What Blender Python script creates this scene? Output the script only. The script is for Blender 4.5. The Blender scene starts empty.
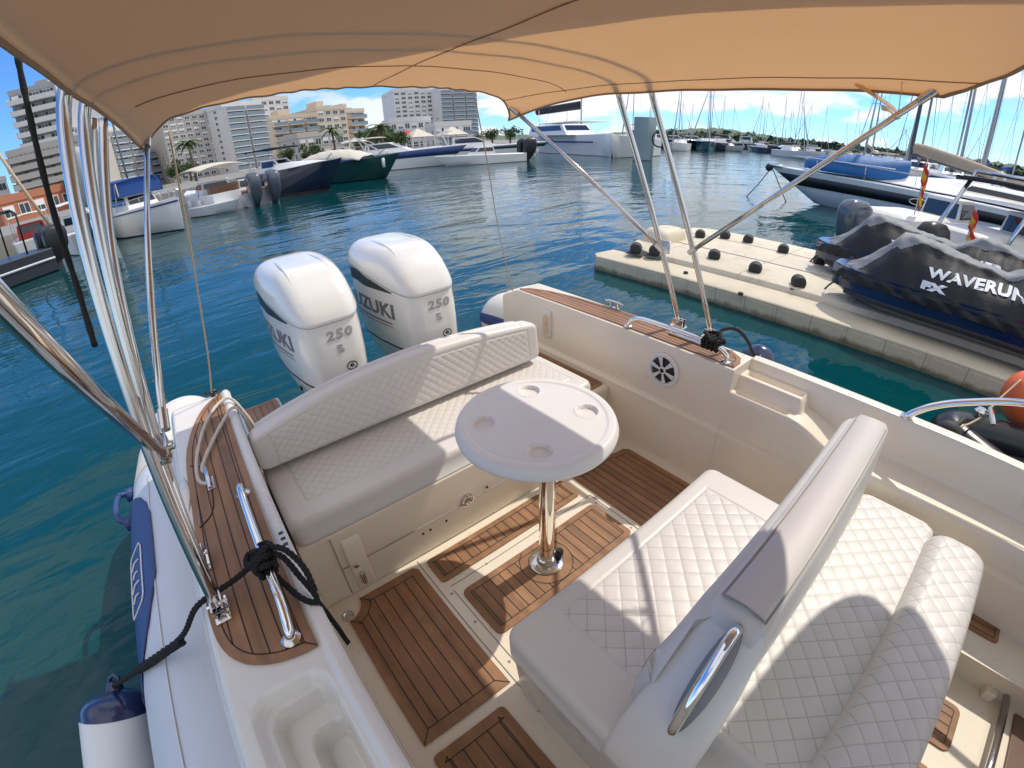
import bpy, math, random
import numpy as np
from mathutils import Vector, Matrix
from mathutils.bvhtree import BVHTree
random.seed(7); RNG = np.random.RandomState(5)
PI = math.pi
scene = bpy.context.scene
COL = scene.collection

# ------------------------------------------------------------------ camera geometry (boat frame, metres)
# x runs across the boat, y runs aft, z up; cockpit floor z = 0, water z = WZ
WZ = -0.35
F = 450.34; KK = .8
CP, CR, CY = np.radians([30.0563, -2.50375, 37.6246])
CAMZ = 1.75
def _cam_axes():
    cp, sp = np.cos(CP), np.sin(CP)
    A = np.array([[1, 0, 0], [0, sp, -cp], [0, cp, sp]])
    cr, sr = np.cos(CR), np.sin(CR)
    A = A @ np.array([[cr, -sr, 0], [sr, cr, 0], [0, 0, 1]])
    dL = np.array([-np.sin(CY), np.cos(CY), 0]); dT = np.array([np.cos(CY), np.sin(CY), 0])
    return np.array([dT, dL, [0, 0, 1]]) @ A
CAM = _cam_axes()
def ray(px, py):
    dx, dy = px-512, 384-py; r = math.hypot(dx, dy)
    th = 2*KK*math.atan(r/F/2/KK)
    return CAM @ np.array([dx/r*math.sin(th), dy/r*math.sin(th), -math.cos(th)])
def az(px, py):
    d = ray(px, py); return math.atan2(d[0], d[1])
def far(px, py, D, z=None):          # the spot seen in that direction, D metres off over the ground
    d = ray(px, py); h = math.hypot(d[0], d[1])
    return Vector((d[0]/h*D, d[1]/h*D, CAMZ + d[2]/h*D if z is None else z))
def onz(px, py, z=WZ):
    d = ray(px, py); t = (z-CAMZ)/d[2]
    return Vector((d[0]*t, d[1]*t, z))

# ------------------------------------------------------------------ materials
def new_mat(name):
    m = bpy.data.materials.new(name); m.use_nodes = True
    nt = m.node_tree; b = nt.nodes['Principled BSDF']
    return m, nt, b
def mat(name, col, rough=.5, metal=0, noise=None, bump=None, coat=0, spec=None, emis=None):
    """noise=(scale, amount) varies the base colour; bump=(scale, strength, distance)"""
    m, nt, b = new_mat(name)
    b.inputs['Base Color'].default_value = (*col, 1)
    b.inputs['Roughness'].default_value = rough
    b.inputs['Metallic'].default_value = metal
    b.inputs['Coat Weight'].default_value = coat
    if spec is not None: b.inputs['Specular IOR Level'].default_value = spec
    tc = None
    if noise or bump:
        tc = nt.nodes.new('ShaderNodeTexCoord')
    if noise:
        n = nt.nodes.new('ShaderNodeTexNoise'); n.inputs['Scale'].default_value = noise[0]; n.inputs['Detail'].default_value = 5
        nt.links.new(tc.outputs['Object'], n.inputs['Vector'])
        mx = nt.nodes.new('ShaderNodeMix'); mx.data_type = 'RGBA'
        a = noise[1]
        mx.inputs['A'].default_value = tuple(c*(1-a) for c in col) + (1,)
        mx.inputs['B'].default_value = tuple(min(1, c*(1+a)) for c in col) + (1,)
        nt.links.new(n.outputs['Fac'], mx.inputs['Factor']); nt.links.new(mx.outputs['Result'], b.inputs['Base Color'])
        mr = nt.nodes.new('ShaderNodeMapRange'); mr.inputs['To Min'].default_value = max(0, rough-.08); mr.inputs['To Max'].default_value = min(1, rough+.1)
        nt.links.new(n.outputs['Fac'], mr.inputs['Value']); nt.links.new(mr.outputs['Result'], b.inputs['Roughness'])
    if bump:
        n = nt.nodes.new('ShaderNodeTexNoise'); n.inputs['Scale'].default_value = bump[0]; n.inputs['Detail'].default_value = 4
        nt.links.new(tc.outputs['Object'], n.inputs['Vector'])
        bp = nt.nodes.new('ShaderNodeBump'); bp.inputs['Strength'].default_value = bump[1]; bp.inputs['Distance'].default_value = bump[2]
        nt.links.new(n.outputs['Fac'], bp.inputs['Height']); nt.links.new(bp.outputs['Normal'], b.inputs['Normal'])
    return m

M = {}
M['gel'] = mat('gelcoat_cream', (.84, .755, .61), .32, noise=(2.2, .07), coat=.3)
M['gelw'] = mat('gelcoat_white', (.76, .73, .66), .28, noise=(4, .04), coat=.3)
def quilt_mat(name, col, thread_shade=(.50, .47, .44, 1)):  # line colour holds grey stitching and the shade of the grooves
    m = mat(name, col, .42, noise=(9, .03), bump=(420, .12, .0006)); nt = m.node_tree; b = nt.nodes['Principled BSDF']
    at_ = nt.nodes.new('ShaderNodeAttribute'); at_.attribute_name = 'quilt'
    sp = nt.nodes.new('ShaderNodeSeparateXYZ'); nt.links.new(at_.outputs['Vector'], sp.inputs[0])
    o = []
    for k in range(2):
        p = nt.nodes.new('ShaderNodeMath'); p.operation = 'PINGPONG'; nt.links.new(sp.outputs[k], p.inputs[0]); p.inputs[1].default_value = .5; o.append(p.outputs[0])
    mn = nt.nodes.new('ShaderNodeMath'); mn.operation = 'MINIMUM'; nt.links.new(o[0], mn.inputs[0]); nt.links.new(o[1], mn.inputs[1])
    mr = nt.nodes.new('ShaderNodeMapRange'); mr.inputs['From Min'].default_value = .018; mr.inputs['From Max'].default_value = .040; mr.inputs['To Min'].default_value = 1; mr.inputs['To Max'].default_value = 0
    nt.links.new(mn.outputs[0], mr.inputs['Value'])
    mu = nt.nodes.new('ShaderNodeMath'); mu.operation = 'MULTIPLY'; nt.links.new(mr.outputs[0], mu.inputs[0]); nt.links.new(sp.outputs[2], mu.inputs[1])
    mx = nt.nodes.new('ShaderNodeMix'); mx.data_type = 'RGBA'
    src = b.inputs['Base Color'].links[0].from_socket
    nt.links.new(mu.outputs[0], mx.inputs['Factor']); nt.links.new(src, mx.inputs['A']); mx.inputs['B'].default_value = thread_shade
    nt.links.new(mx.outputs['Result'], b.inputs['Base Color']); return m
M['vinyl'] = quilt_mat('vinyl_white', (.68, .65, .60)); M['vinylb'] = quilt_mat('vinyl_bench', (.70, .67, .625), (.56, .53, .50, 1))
M['vinyl_shade'] = mat('vinyl_white_shaded', (.60, .56, .53), .5, noise=(8, .06), bump=(500, .2, .0005))  # white vinyl of the top pad, its shade put into a greyer colour
M['seam'] = mat('seam_grey', (.34, .31, .28), .7)
M['steel'] = mat('polished_steel', (.66, .64, .61), .13, 1, noise=(14, .05))
M['chrome'] = mat('chrome', (.85, .83, .8), .05, 1)
M['black'] = mat('black_plastic', (.018, .018, .02), .35)
M['rubber'] = mat('black_rubber', (.03, .03, .03), .7)
M['rope_b'] = mat('black_rope', (.012, .012, .012), .85, bump=(260, .8, .003))
M['rope_w'] = mat('white_rope', (.62, .56, .46), .8, bump=(260, .8, .003))
M['tubeg'] = mat('hypalon_grey', (.58, .61, .66), .48, noise=(5, .04), bump=(200, .1, .001))
M['tubew'] = mat('hypalon_white', (.72, .70, .64), .5, noise=(4, .05))
M['navy'] = mat('navy_rubber', (.035, .065, .2), .5, noise=(6, .12))
M['navyg'] = mat('navy_gloss', (.02, .03, .09), .2, coat=.4)
M['engw'] = mat('engine_white', (.78, .77, .73), .2, coat=.7, noise=(3, .03))
M['engd'] = mat('engine_vent_dark', (.03, .032, .04), .4)
M['let'] = mat('lettering_grey', (.17, .165, .17), .4)
M['letl'] = mat('lettering_silver', (.36, .35, .35), .35, .3)
M['letw'] = mat('lettering_white', (.75, .76, .78), .5)
M['brown'] = mat('brown_panel', (.16, .085, .05), .4, noise=(6, .15))
M['white'] = mat('white_paint', (.78, .78, .76), .35, noise=(.8, .05))
M['offw'] = mat('offwhite_paint', (.66, .66, .63), .45, noise=(.7, .08))
M['glass'] = mat('dark_glass', (.015, .02, .028), .06, spec=.8)
M['tealhull'] = mat('dark_green_hull', (.012, .055, .052), .15, coat=.5)
M['navyhull'] = mat('dark_blue_hull', (.012, .02, .05), .15, coat=.5)
M['blackhull'] = mat('charcoal_hull', (.03, .035, .045), .35)
M['anti'] = mat('rusty_antifouling', (.22, .07, .035), .6)
M['anti_n'] = mat('navy_antifouling', (.02, .04, .10), .6)
M['bluecv'] = mat('blue_canvas', (.012, .06, .24), .8, noise=(2, .15))
M['brightblue'] = mat('bright_blue_cover', (.01, .12, .33), .6, noise=(1.5, .12), bump=(6, .4, .03))
M['creamcv'] = mat('cream_canvas', (.62, .57, .48), .85, noise=(2, .07))
M['tancv'] = mat('tan_canvas', (.50, .38, .25), .85, noise=(2, .08))
M['greycv'] = mat('grey_canvas', (.38, .40, .42), .85, noise=(3, .08))
M['blackcv'] = mat('black_canvas', (.013, .013, .015), .65, noise=(4, .2), bump=(7, .5, .02))
M['silvcv'] = mat('silver_canvas', (.21, .215, .225), .7, noise=(5, .08), bump=(7, .5, .02))
M['jethull'] = mat('blue_jet_hull', (.006, .018, .065), .22, coat=.5)
M['engg'] = mat('outboard_grey', (.075, .095, .125), .25, coat=.5)
M['alu'] = mat('mast_aluminium', (.42, .42, .43), .4, .6)
M['mastd'] = mat('mast_dark', (.10, .11, .13), .5)
M['dock'] = mat('dock_plastic', (.66, .58, .43), .55, noise=(1.6, .14), bump=(30, .2, .004))
M['docks'] = mat('dock_side_plastic', (.56, .49, .36), .6, noise=(2.2, .28), bump=(20, .3, .006))
M['orange'] = mat('orange_buoy', (.85, .17, .05), .4, noise=(6, .08))
M['red'] = mat('red_paint', (.5, .03, .025), .5)
M['yel'] = mat('yellow_cloth', (.75, .42, .03), .7)
M['redc'] = mat('red_cloth', (.55, .03, .03), .7)
M['quay'] = mat('quay_concrete', (.24, .23, .21), .8, noise=(.5, .15))
M['bark'] = mat('bark', (.14, .10, .07), .9)
M['leafd'] = mat('leaf_dark', (.045, .085, .025), .7, noise=(.6, .3))
M['leafl'] = mat('leaf_light', (.09, .13, .035), .7, noise=(.6, .3))
M['hill'] = mat('hill_scrub', (.10, .13, .08), .9, noise=(.02, .3))
M['wallw'] = mat('render_white', (.72, .71, .69), .8, noise=(.15, .05))
M['wallb'] = mat('render_beige', (.50, .47, .43), .8, noise=(.15, .08))
M['wallc'] = mat('render_cream', (.66, .56, .43), .8, noise=(.15, .07))
M['wallg'] = mat('render_grey', (.40, .40, .41), .8, noise=(.15, .08))
M['terra'] = mat('terracotta', (.42, .16, .09), .8, noise=(.3, .15))
M['win'] = mat('window_glass', (.05, .065, .085), .12, spec=.7)
M['recess_shade'] = mat('balcony_shade', (.07, .07, .08), .8)  # near-black tone standing for the shade behind balconies
M['rail'] = mat('balcony_glass', (.22, .28, .33), .2)
M['straps'] = mat('strap_cream', (.66, .52, .36), .8)
M['dial'] = mat('clear_lamp', (.72, .55, .36), .3)

def dock_side():
    m = mat('dock_side_plastic', (.60, .52, .37), .6, noise=(2.2, .22), bump=(20, .3, .006)); nt = m.node_tree; b = nt.nodes['Principled BSDF']
    g = nt.nodes.new('ShaderNodeNewGeometry'); sp = nt.nodes.new('ShaderNodeSeparateXYZ'); nt.links.new(g.outputs['Position'], sp.inputs[0])
    n = nt.nodes.new('ShaderNodeTexNoise'); n.inputs['Scale'].default_value = 7; nt.links.new(g.outputs['Position'], n.inputs['Vector'])
    a = nt.nodes.new('ShaderNodeMath'); a.operation = 'MULTIPLY_ADD'; nt.links.new(n.outputs['Fac'], a.inputs[0]); a.inputs[1].default_value = -.12; nt.links.new(sp.outputs['Z'], a.inputs[2])
    r = nt.nodes.new('ShaderNodeMapRange'); r.inputs['From Min'].default_value = -.385; r.inputs['From Max'].default_value = -.325; r.inputs['To Min'].default_value = .85; r.inputs['To Max'].default_value = 0
    nt.links.new(a.outputs[0], r.inputs['Value'])
    mx = nt.nodes.new('ShaderNodeMix'); mx.data_type = 'RGBA'; nt.links.new(r.outputs[0], mx.inputs['Factor'])
    nt.links.new(b.inputs['Base Color'].links[0].from_socket, mx.inputs['A']); mx.inputs['B'].default_value = (.13, .11, .05, 1)
    nt.links.new(mx.outputs['Result'], b.inputs['Base Color']); return m
M['docks'] = dock_side()
def teak(name, col):
    m, nt, b = new_mat(name)
    tc = nt.nodes.new('ShaderNodeTexCoord'); mp = nt.nodes.new('ShaderNodeMapping')
    mp.inputs['Scale'].default_value = (60, 3.5, 60)
    nt.links.new(tc.outputs['Object'], mp.inputs['Vector'])
    n = nt.nodes.new('ShaderNodeTexNoise'); n.inputs['Scale'].default_value = 1; n.inputs['Detail'].default_value = 8; n.inputs['Roughness'].default_value = .65
    nt.links.new(mp.outputs['Vector'], n.inputs['Vector'])
    n2 = nt.nodes.new('ShaderNodeTexNoise'); n2.inputs['Scale'].default_value = 9; n2.inputs['Detail'].default_value = 3
    nt.links.new(tc.outputs['Object'], n2.inputs['Vector'])
    r = nt.nodes.new('ShaderNodeMix'); r.data_type = 'RGBA'
    r.inputs['A'].default_value = tuple(c*.68 for c in col)+(1,); r.inputs['B'].default_value = tuple(c*1.28 for c in col)+(1,)
    nt.links.new(n.outputs['Fac'], r.inputs['Factor'])
    r2 = nt.nodes.new('ShaderNodeMix'); r2.data_type = 'RGBA'; r2.blend_type = 'MULTIPLY'; r2.inputs['Factor'].default_value = .5
    nt.links.new(r.outputs['Result'], r2.inputs['A'])
    cr = nt.nodes.new('ShaderNodeMapRange'); cr.inputs['From Min'].default_value = .3; cr.inputs['From Max'].default_value = .7
    cr.inputs['To Min'].default_value = .65; cr.inputs['To Max'].default_value = 1.1
    nt.links.new(n2.outputs['Fac'], cr.inputs['Value']); nt.links.new(cr.outputs['Result'], r2.inputs['B'])
    nt.links.new(r2.outputs['Result'], b.inputs['Base Color'])
    mp3 = nt.nodes.new('ShaderNodeMapping'); mp3.inputs['Scale'].default_value = (17, .8, 1); nt.links.new(tc.outputs['Object'], mp3.inputs['Vector'])
    n3 = nt.nodes.new('ShaderNodeTexNoise'); n3.inputs['Scale'].default_value = 1; n3.inputs['Detail'].default_value = 1; nt.links.new(mp3.outputs[0], n3.inputs['Vector'])
    r3 = nt.nodes.new('ShaderNodeMapRange'); r3.inputs['From Min'].default_value = .3; r3.inputs['From Max'].default_value = .7; r3.inputs['To Min'].default_value = .74; r3.inputs['To Max'].default_value = 1.2
    nt.links.new(n3.outputs['Fac'], r3.inputs['Value'])
    r4 = nt.nodes.new('ShaderNodeMix'); r4.data_type = 'RGBA'; r4.blend_type = 'MULTIPLY'; r4.inputs['Factor'].default_value = 1
    nt.links.new(r2.outputs['Result'], r4.inputs['A']); nt.links.new(r3.outputs[0], r4.inputs['B']); nt.links.new(r4.outputs['Result'], b.inputs['Base Color'])
    b.inputs['Roughness'].default_value = .6
    bp = nt.nodes.new('ShaderNodeBump'); bp.inputs['Strength'].default_value = .25; bp.inputs['Distance'].default_value = .001
    nt.links.new(n.outputs['Fac'], bp.inputs['Height']); nt.links.new(bp.outputs['Normal'], b.inputs['Normal'])
    return m
M['teak'] = teak('teak_decking', (.34, .176, .086))
M['caulk'] = mat('caulk_black', (.012, .010, .010), .6)

def canvas_mat():
    m, nt, b = new_mat('bimini_canvas')
    out = nt.nodes['Material Output']
    tc = nt.nodes.new('ShaderNodeTexCoord')
    n = nt.nodes.new('ShaderNodeTexNoise'); n.inputs['Scale'].default_value = 2.2; n.inputs['Detail'].default_value = 6; n.inputs['Distortion'].default_value = .8
    nt.links.new(tc.outputs['Object'], n.inputs['Vector'])
    mx = nt.nodes.new('ShaderNodeMix'); mx.data_type = 'RGBA'
    mx.inputs['A'].default_value = (.70, .62, .52, 1); mx.inputs['B'].default_value = (.82, .74, .63, 1)
    nt.links.new(n.outputs['Fac'], mx.inputs['Factor'])
    wv = nt.nodes.new('ShaderNodeTexNoise'); wv.inputs['Scale'].default_value = 350
    nt.links.new(tc.outputs['Object'], wv.inputs['Vector'])
    bp = nt.nodes.new('ShaderNodeBump'); bp.inputs['Strength'].default_value = .2; bp.inputs['Distance'].default_value = .001
    nt.links.new(wv.outputs['Fac'], bp.inputs['Height'])
    d = nt.nodes.new('ShaderNodeBsdfDiffuse'); t = nt.nodes.new('ShaderNodeBsdfTranslucent')
    nt.links.new(mx.outputs['Result'], d.inputs['Color']); nt.links.new(bp.outputs['Normal'], d.inputs['Normal'])
    t.inputs['Color'].default_value = (1.0, .72, .44, 1)
    ms = nt.nodes.new('ShaderNodeMixShader'); ms.inputs['Fac'].default_value = .46
    nt.links.new(d.outputs['BSDF'], ms.inputs[1]); nt.links.new(t.outputs['BSDF'], ms.inputs[2])
    nt.links.new(ms.outputs['Shader'], out.inputs['Surface'])
    nt.nodes.remove(b)
    return m
M['canvas'] = canvas_mat()
M['shade_cloth'] = mat('shading_canvas', (.62, .58, .50), .9)  # for the unseen layer added to block sun above the awning
_nt = M['shade_cloth'].node_tree; _t = _nt.nodes.new('ShaderNodeBsdfTranslucent'); _t.inputs['Color'].default_value = (.85, .80, .74, 1); _m = _nt.nodes.new('ShaderNodeMixShader'); _m.inputs['Fac'].default_value = .52
_nt.links.new(_nt.nodes['Principled BSDF'].outputs[0], _m.inputs[1]); _nt.links.new(_t.outputs[0], _m.inputs[2]); _nt.links.new(_m.outputs[0], _nt.nodes['Material Output'].inputs['Surface'])
M['hem'] = mat('bimini_hem', (.34, .24, .15), .85)

def grime(m, scale, lo_, hi_, amt, col):
    """scuffs and dried drips: sparse patches of a second tone"""
    nt = m.node_tree; b = nt.nodes['Principled BSDF']; tc = nt.nodes.new('ShaderNodeTexCoord')
    n = nt.nodes.new('ShaderNodeTexNoise'); n.inputs['Scale'].default_value = scale; n.inputs['Detail'].default_value = 8; n.inputs['Roughness'].default_value = .7; n.inputs['Distortion'].default_value = 1.2
    nt.links.new(tc.outputs['Object'], n.inputs['Vector'])
    r = nt.nodes.new('ShaderNodeMapRange'); r.inputs['From Min'].default_value = lo_; r.inputs['From Max'].default_value = hi_; r.inputs['To Max'].default_value = amt
    nt.links.new(n.outputs['Fac'], r.inputs['Value'])
    x = nt.nodes.new('ShaderNodeMix'); x.data_type = 'RGBA'; nt.links.new(r.outputs[0], x.inputs['Factor'])
    nt.links.new(b.inputs['Base Color'].links[0].from_socket, x.inputs['A']); x.inputs['B'].default_value = (*col, 1); nt.links.new(x.outputs['Result'], b.inputs['Base Color'])
grime(M['gel'], 14, .60, .76, .45, (.42, .35, .26)); grime(M['gelw'], 14, .60, .76, .40, (.45, .41, .35)); grime(M['vinyl'], 9, .60, .78, .30, (.45, .40, .34)); grime(M['vinylb'], 9, .60, .78, .30, (.45, .40, .34))
grime(M['dock'], 3.5, .52, .72, .55, (.30, .25, .17)); grime(M['engw'], 22, .62, .78, .30, (.50, .47, .42)); grime(M['tubeg'], 6, .58, .75, .35, (.34, .35, .36)); grime(M['teak'], 5, .55, .75, .35, (.17, .10, .06))

# ------------------------------------------------------------------ mesh helpers
class MB:
    def __init__(s): s.v = []; s.f = []; s.m = []; s.q = None
    def add(s, vs, fs, mi=0):
        o = len(s.v); s.v += [tuple(map(float, p)) for p in vs]; s.f += [tuple(i+o for i in f) for f in fs]; s.m += [mi]*len(fs)
    def box(s, x0, x1, y0, y1, z0, z1, mi=0, M=None):
        v = [(x, y, z) for z in (z0, z1) for y in (y0, y1) for x in (x0, x1)]
        if M is not None: v = [M @ Vector(p) for p in v]
        s.add(v, [(0, 2, 3, 1), (4, 5, 7, 6), (0, 1, 5, 4), (2, 6, 7, 3), (0, 4, 6, 2), (1, 3, 7, 5)], mi)
    def cbox(s, c, d, mi=0, M=None):
        s.box(c[0]-d[0]/2, c[0]+d[0]/2, c[1]-d[1]/2, c[1]+d[1]/2, c[2]-d[2]/2, c[2]+d[2]/2, mi, M)
    def prism(s, poly, z0, z1, mi=0, top=None):
        n = len(poly); v = [(x, y, z0) for x, y in poly]+[(x, y, z1) for x, y in poly]
        fs = [(i, (i+1) % n, n+(i+1) % n, n+i) for i in range(n)]
        s.add(v, fs+[tuple(range(n-1, -1, -1))], mi)
        s.f.append(tuple(len(s.v)-n+i for i in range(n))); s.m.append(mi if top is None else top)
    def tube(s, pts, r, n=10, mi=0, caps=True):
        pts = [Vector(p) for p in pts]; k = len(pts)
        rs = r if hasattr(r, '__len__') else [r]*k
        prev = None; V = []
        for i, p in enumerate(pts):
            t = (pts[min(i+1, k-1)]-pts[max(i-1, 0)])
            if t.length < 1e-9: t = Vector((0, 0, 1))
            t.normalize()
            if prev is None:
                a = Vector((0, 0, 1)) if abs(t.z) < .9 else Vector((1, 0, 0))
                u = t.cross(a).normalized()
            else:
                u = prev - t*prev.dot(t)
                u = u.normalized() if u.length > 1e-6 else prev
            prev = u; w = t.cross(u)
            for j in range(n):
                a = 2*PI*j/n; V.append(p+(u*math.cos(a)+w*math.sin(a))*rs[i])
        Fs = [(i*n+j, i*n+(j+1) % n, (i+1)*n+(j+1) % n, (i+1)*n+j) for i in range(k-1) for j in range(n)]
        if caps: Fs += [tuple(range(n-1, -1, -1)), tuple((k-1)*n+j for j in range(n))]
        s.add(V, Fs, mi)
    def lathe(s, prof, c=(0, 0, 0), n=32, mi=0, M=None):
        V = [];
        for r, z in prof:
            for j in range(n):
                a = 2*PI*j/n; p = Vector((r*math.cos(a), r*math.sin(a), z))
                if M is not None: p = M @ p
                V.append(p+Vector(c))
        k = len(prof)
        Fs = [(i*n+j, i*n+(j+1) % n, (i+1)*n+(j+1) % n, (i+1)*n+j) for i in range(k-1) for j in range(n)]
        s.add(V, Fs+[tuple(range(n-1, -1, -1)), tuple((k-1)*n+j for j in range(n))], mi)
    def rings(s, rings, mi=0, closed=True, caps=True):
        n = len(rings[0]); V = [p for r in rings for p in r]; k = len(rings); e = n if closed else n-1
        Fs = [(i*n+j, i*n+(j+1) % n, (i+1)*n+(j+1) % n, (i+1)*n+j) for i in range(k-1) for j in range(e)]
        if caps: Fs += [tuple(range(n-1, -1, -1)), tuple((k-1)*n+j for j in range(n))]
        s.add(V, Fs, mi)
    def grid(s, X, Y, Z, mi=0):
        a, b = X.shape; V = np.stack([X, Y, Z], -1).reshape(-1, 3)
        o = len(s.v); s.v += [tuple(p) for p in V.tolist()]
        i = np.arange(a-1)[:, None]*b+np.arange(b-1)[None]
        Q = np.stack([i, i+b, i+b+1, i+1], -1).reshape(-1, 4)+o
        s.f += [tuple(q) for q in Q.tolist()]; s.m += [mi]*len(Q)
    def mesh(s, name, mats, smooth=False):
        me = bpy.data.meshes.new(name); me.from_pydata(s.v, [], s.f)
        for m in (mats if isinstance(mats, (list, tuple)) else [mats]): me.materials.append(m)
        me.polygons.foreach_set('material_index', s.m)
        if smooth is not False:
            me.polygons.foreach_set('use_smooth', [True]*len(s.f))
            if smooth is not True:
                me.update(); me.set_sharp_from_angle(angle=math.radians(smooth))
        if s.q is not None:
            a = me.attributes.new('quilt', 'FLOAT_VECTOR', 'POINT'); a.data.foreach_set('vector', np.asarray(s.q, dtype=np.float32).ravel())
        me.update(); return me
def root(name, label=None, cat=None, loc=(0, 0, 0), rz=0, group=None):
    o = bpy.data.objects.new(name, None); COL.objects.link(o); o.location = loc; o.rotation_euler = (0, 0, rz); o.empty_display_size = .1
    tag(o, label, cat, group); return o
def tag(o, label=None, cat=None, group=None, kind=None):
    if label: o['label'] = label
    if cat: o['category'] = cat
    if group: o['group'] = group
    if kind: o['kind'] = kind
    return o
def top_of(o):
    while o.parent: o = o.parent
    return o
def put(name, mb, mats, parent=None, smooth=False, bevel=None, world=True, mesh=None, label=None):
    """one mesh object; vertices of a child are given in world metres (world=True, unrotated root) or in its thing's own frame"""
    me = mesh or mb.mesh(name, mats, smooth)
    o = bpy.data.objects.new(name, me); COL.objects.link(o)
    if parent is not None:
        if world:
            t = Vector(top_of(parent).location)
            if not parent.parent: o.location = -t
        o.parent = parent
    if bevel:
        bm = o.modifiers.new('Bevel', 'BEVEL'); bm.width = bevel; bm.segments = 3; bm.limit_method = 'ANGLE'; bm.angle_limit = math.radians(40)
        me.polygons.foreach_set('use_smooth', [True]*len(me.polygons)); me.set_sharp_from_angle(angle=math.radians(40))
    if label: o['label'] = label
    return o
def copy_tree(o, parent=None):
    c = o.copy(); COL.objects.link(c); c.parent = parent
    for ch in list(o.children): copy_tree(ch, c)
    return c
def smooth_path(pts, n=8):
    P = [Vector(p) for p in pts]; out = []
    for i in range(len(P)-1):
        a = P[max(i-1, 0)]; b = P[i]; c = P[i+1]; d = P[min(i+2, len(P)-1)]
        for k in range(n):
            t = k/n
            out.append(.5*((2*b)+(c-a)*t+(2*a-5*b+4*c-d)*t*t+(3*b-a-3*c+d)*t**3))
    out.append(P[-1]); return out
def text_mb(txt, size, depth=.002, shear=0, bold=0, spacing=1):
    """lettering as mesh arrays: x along the line, y up, z out"""
    cu = bpy.data.curves.new('t', 'FONT'); cu.body = txt; cu.size = size; cu.extrude = depth; cu.shear = shear; cu.offset = bold
    cu.space_character = spacing; cu.resolution_u = 2
    ob = bpy.data.objects.new('t', cu); COL.objects.link(ob)
    bpy.context.view_layer.update()
    me = bpy.data.meshes.new_from_object(ob.evaluated_get(bpy.context.evaluated_depsgraph_get()))
    v = [tuple(x.co) for x in me.vertices]; f = [tuple(p.vertices) for p in me.polygons]
    bpy.data.objects.remove(ob); bpy.data.curves.remove(cu); bpy.data.meshes.remove(me)
    return v, f
def superellipse(n, a, b, e=4, cx=0, cy=0):
    out = []
    for i in range(n):
        t = 2*PI*i/n; c, s = math.cos(t), math.sin(t)
        out.append((cx+a*math.copysign(abs(c)**(2/e), c), cy+b*math.copysign(abs(s)**(2/e), s)))
    return out

def cushion_mb(w, d, t, r, rc=.05, quilt=None, pitch=.07, depth=.004, res=.004, warp=None, Mx=None, crown=0, mi=0):
    """upholstered pad: rounded rectangle w x d, t thick, rolled edge r, pillow quilting inside quilt=(x0,x1,y0,y1)"""
    nx = max(8, int(w/res)); ny = max(8, int(d/res))
    x = np.linspace(-w/2, w/2, nx); y = np.linspace(-d/2, d/2, ny)
    X, Y = np.meshgrid(x, y, indexing='ij')
    ax = np.abs(X)-(w/2-rc); ay = np.abs(Y)-(d/2-rc)
    c = (ax > 0) & (ay > 0); L = np.hypot(ax, ay); k = c & (L > rc)
    s = np.where(k, rc/np.maximum(L, 1e-9), 1)
    X = np.where(k, np.sign(X)*((w/2-rc)+ax*s), X); Y = np.where(k, np.sign(Y)*((d/2-rc)+ay*s), Y)
    ax = np.abs(X)-(w/2-rc); ay = np.abs(Y)-(d/2-rc)
    dd = rc-(np.hypot(np.maximum(ax, 0), np.maximum(ay, 0))+np.minimum(np.maximum(ax, ay), 0))
    dd = np.maximum(dd, 0)
    Z = t-r+np.sqrt(np.maximum(r*r-np.maximum(r-dd, 0)**2, 0)); Q = np.zeros(X.shape+(3,))
    Z += crown*(1-(2*X/w)**2)*(1-(2*Y/d)**2)
    if quilt:
        x0, x1, y0, y1 = quilt
        u = (X+Y)/pitch; v = (X-Y)/pitch
        g = (np.abs(np.sin(PI*u))*np.abs(np.sin(PI*v)))**.17
        Q = np.stack([u+50, v+50, np.clip(np.minimum(np.minimum(X-x0, x1-X), np.minimum(Y-y0, y1-Y))/.004, 0, 1)], -1)
        inside = np.minimum(np.minimum(X-x0, x1-X), np.minimum(Y-y0, y1-Y))
        m = np.clip(inside/.006, 0, 1)
        Z += m*(g-.55)*depth
        Z -= np.exp(-(inside/.0045)**2)*depth*.8
    if warp: X, Y, Z = warp(X, Y, Z)
    X = np.pad(X, 1, mode='edge'); Y = np.pad(Y, 1, mode='edge'); Z0 = np.pad(Z, 1, mode='edge')
    Z0[0] = Z0[-1] = 0; Z0[:, 0] = 0; Z0[:, -1] = 0
    P = np.stack([X, Y, Z0], -1)
    mb = MB()
    if Mx is not None:
        R = np.array(Mx.to_3x3()); T = np.array(Mx.translation)
        P = P @ R.T+T
    mb.grid(P[..., 0], P[..., 1], P[..., 2], mi)
    mb.q = np.pad(Q, ((1, 1), (1, 1), (0, 0)), mode='edge').reshape(-1, 3)
    a, b = X.shape
    ring = [i*b for i in range(a)]+[(a-1)*b+j for j in range(1, b)]+[i*b+b-1 for i in range(a-2, -1, -1)]+[j for j in range(b-2, 0, -1)]
    mb.f.append(tuple(ring)); mb.m.append(mi)
    return mb

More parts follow.
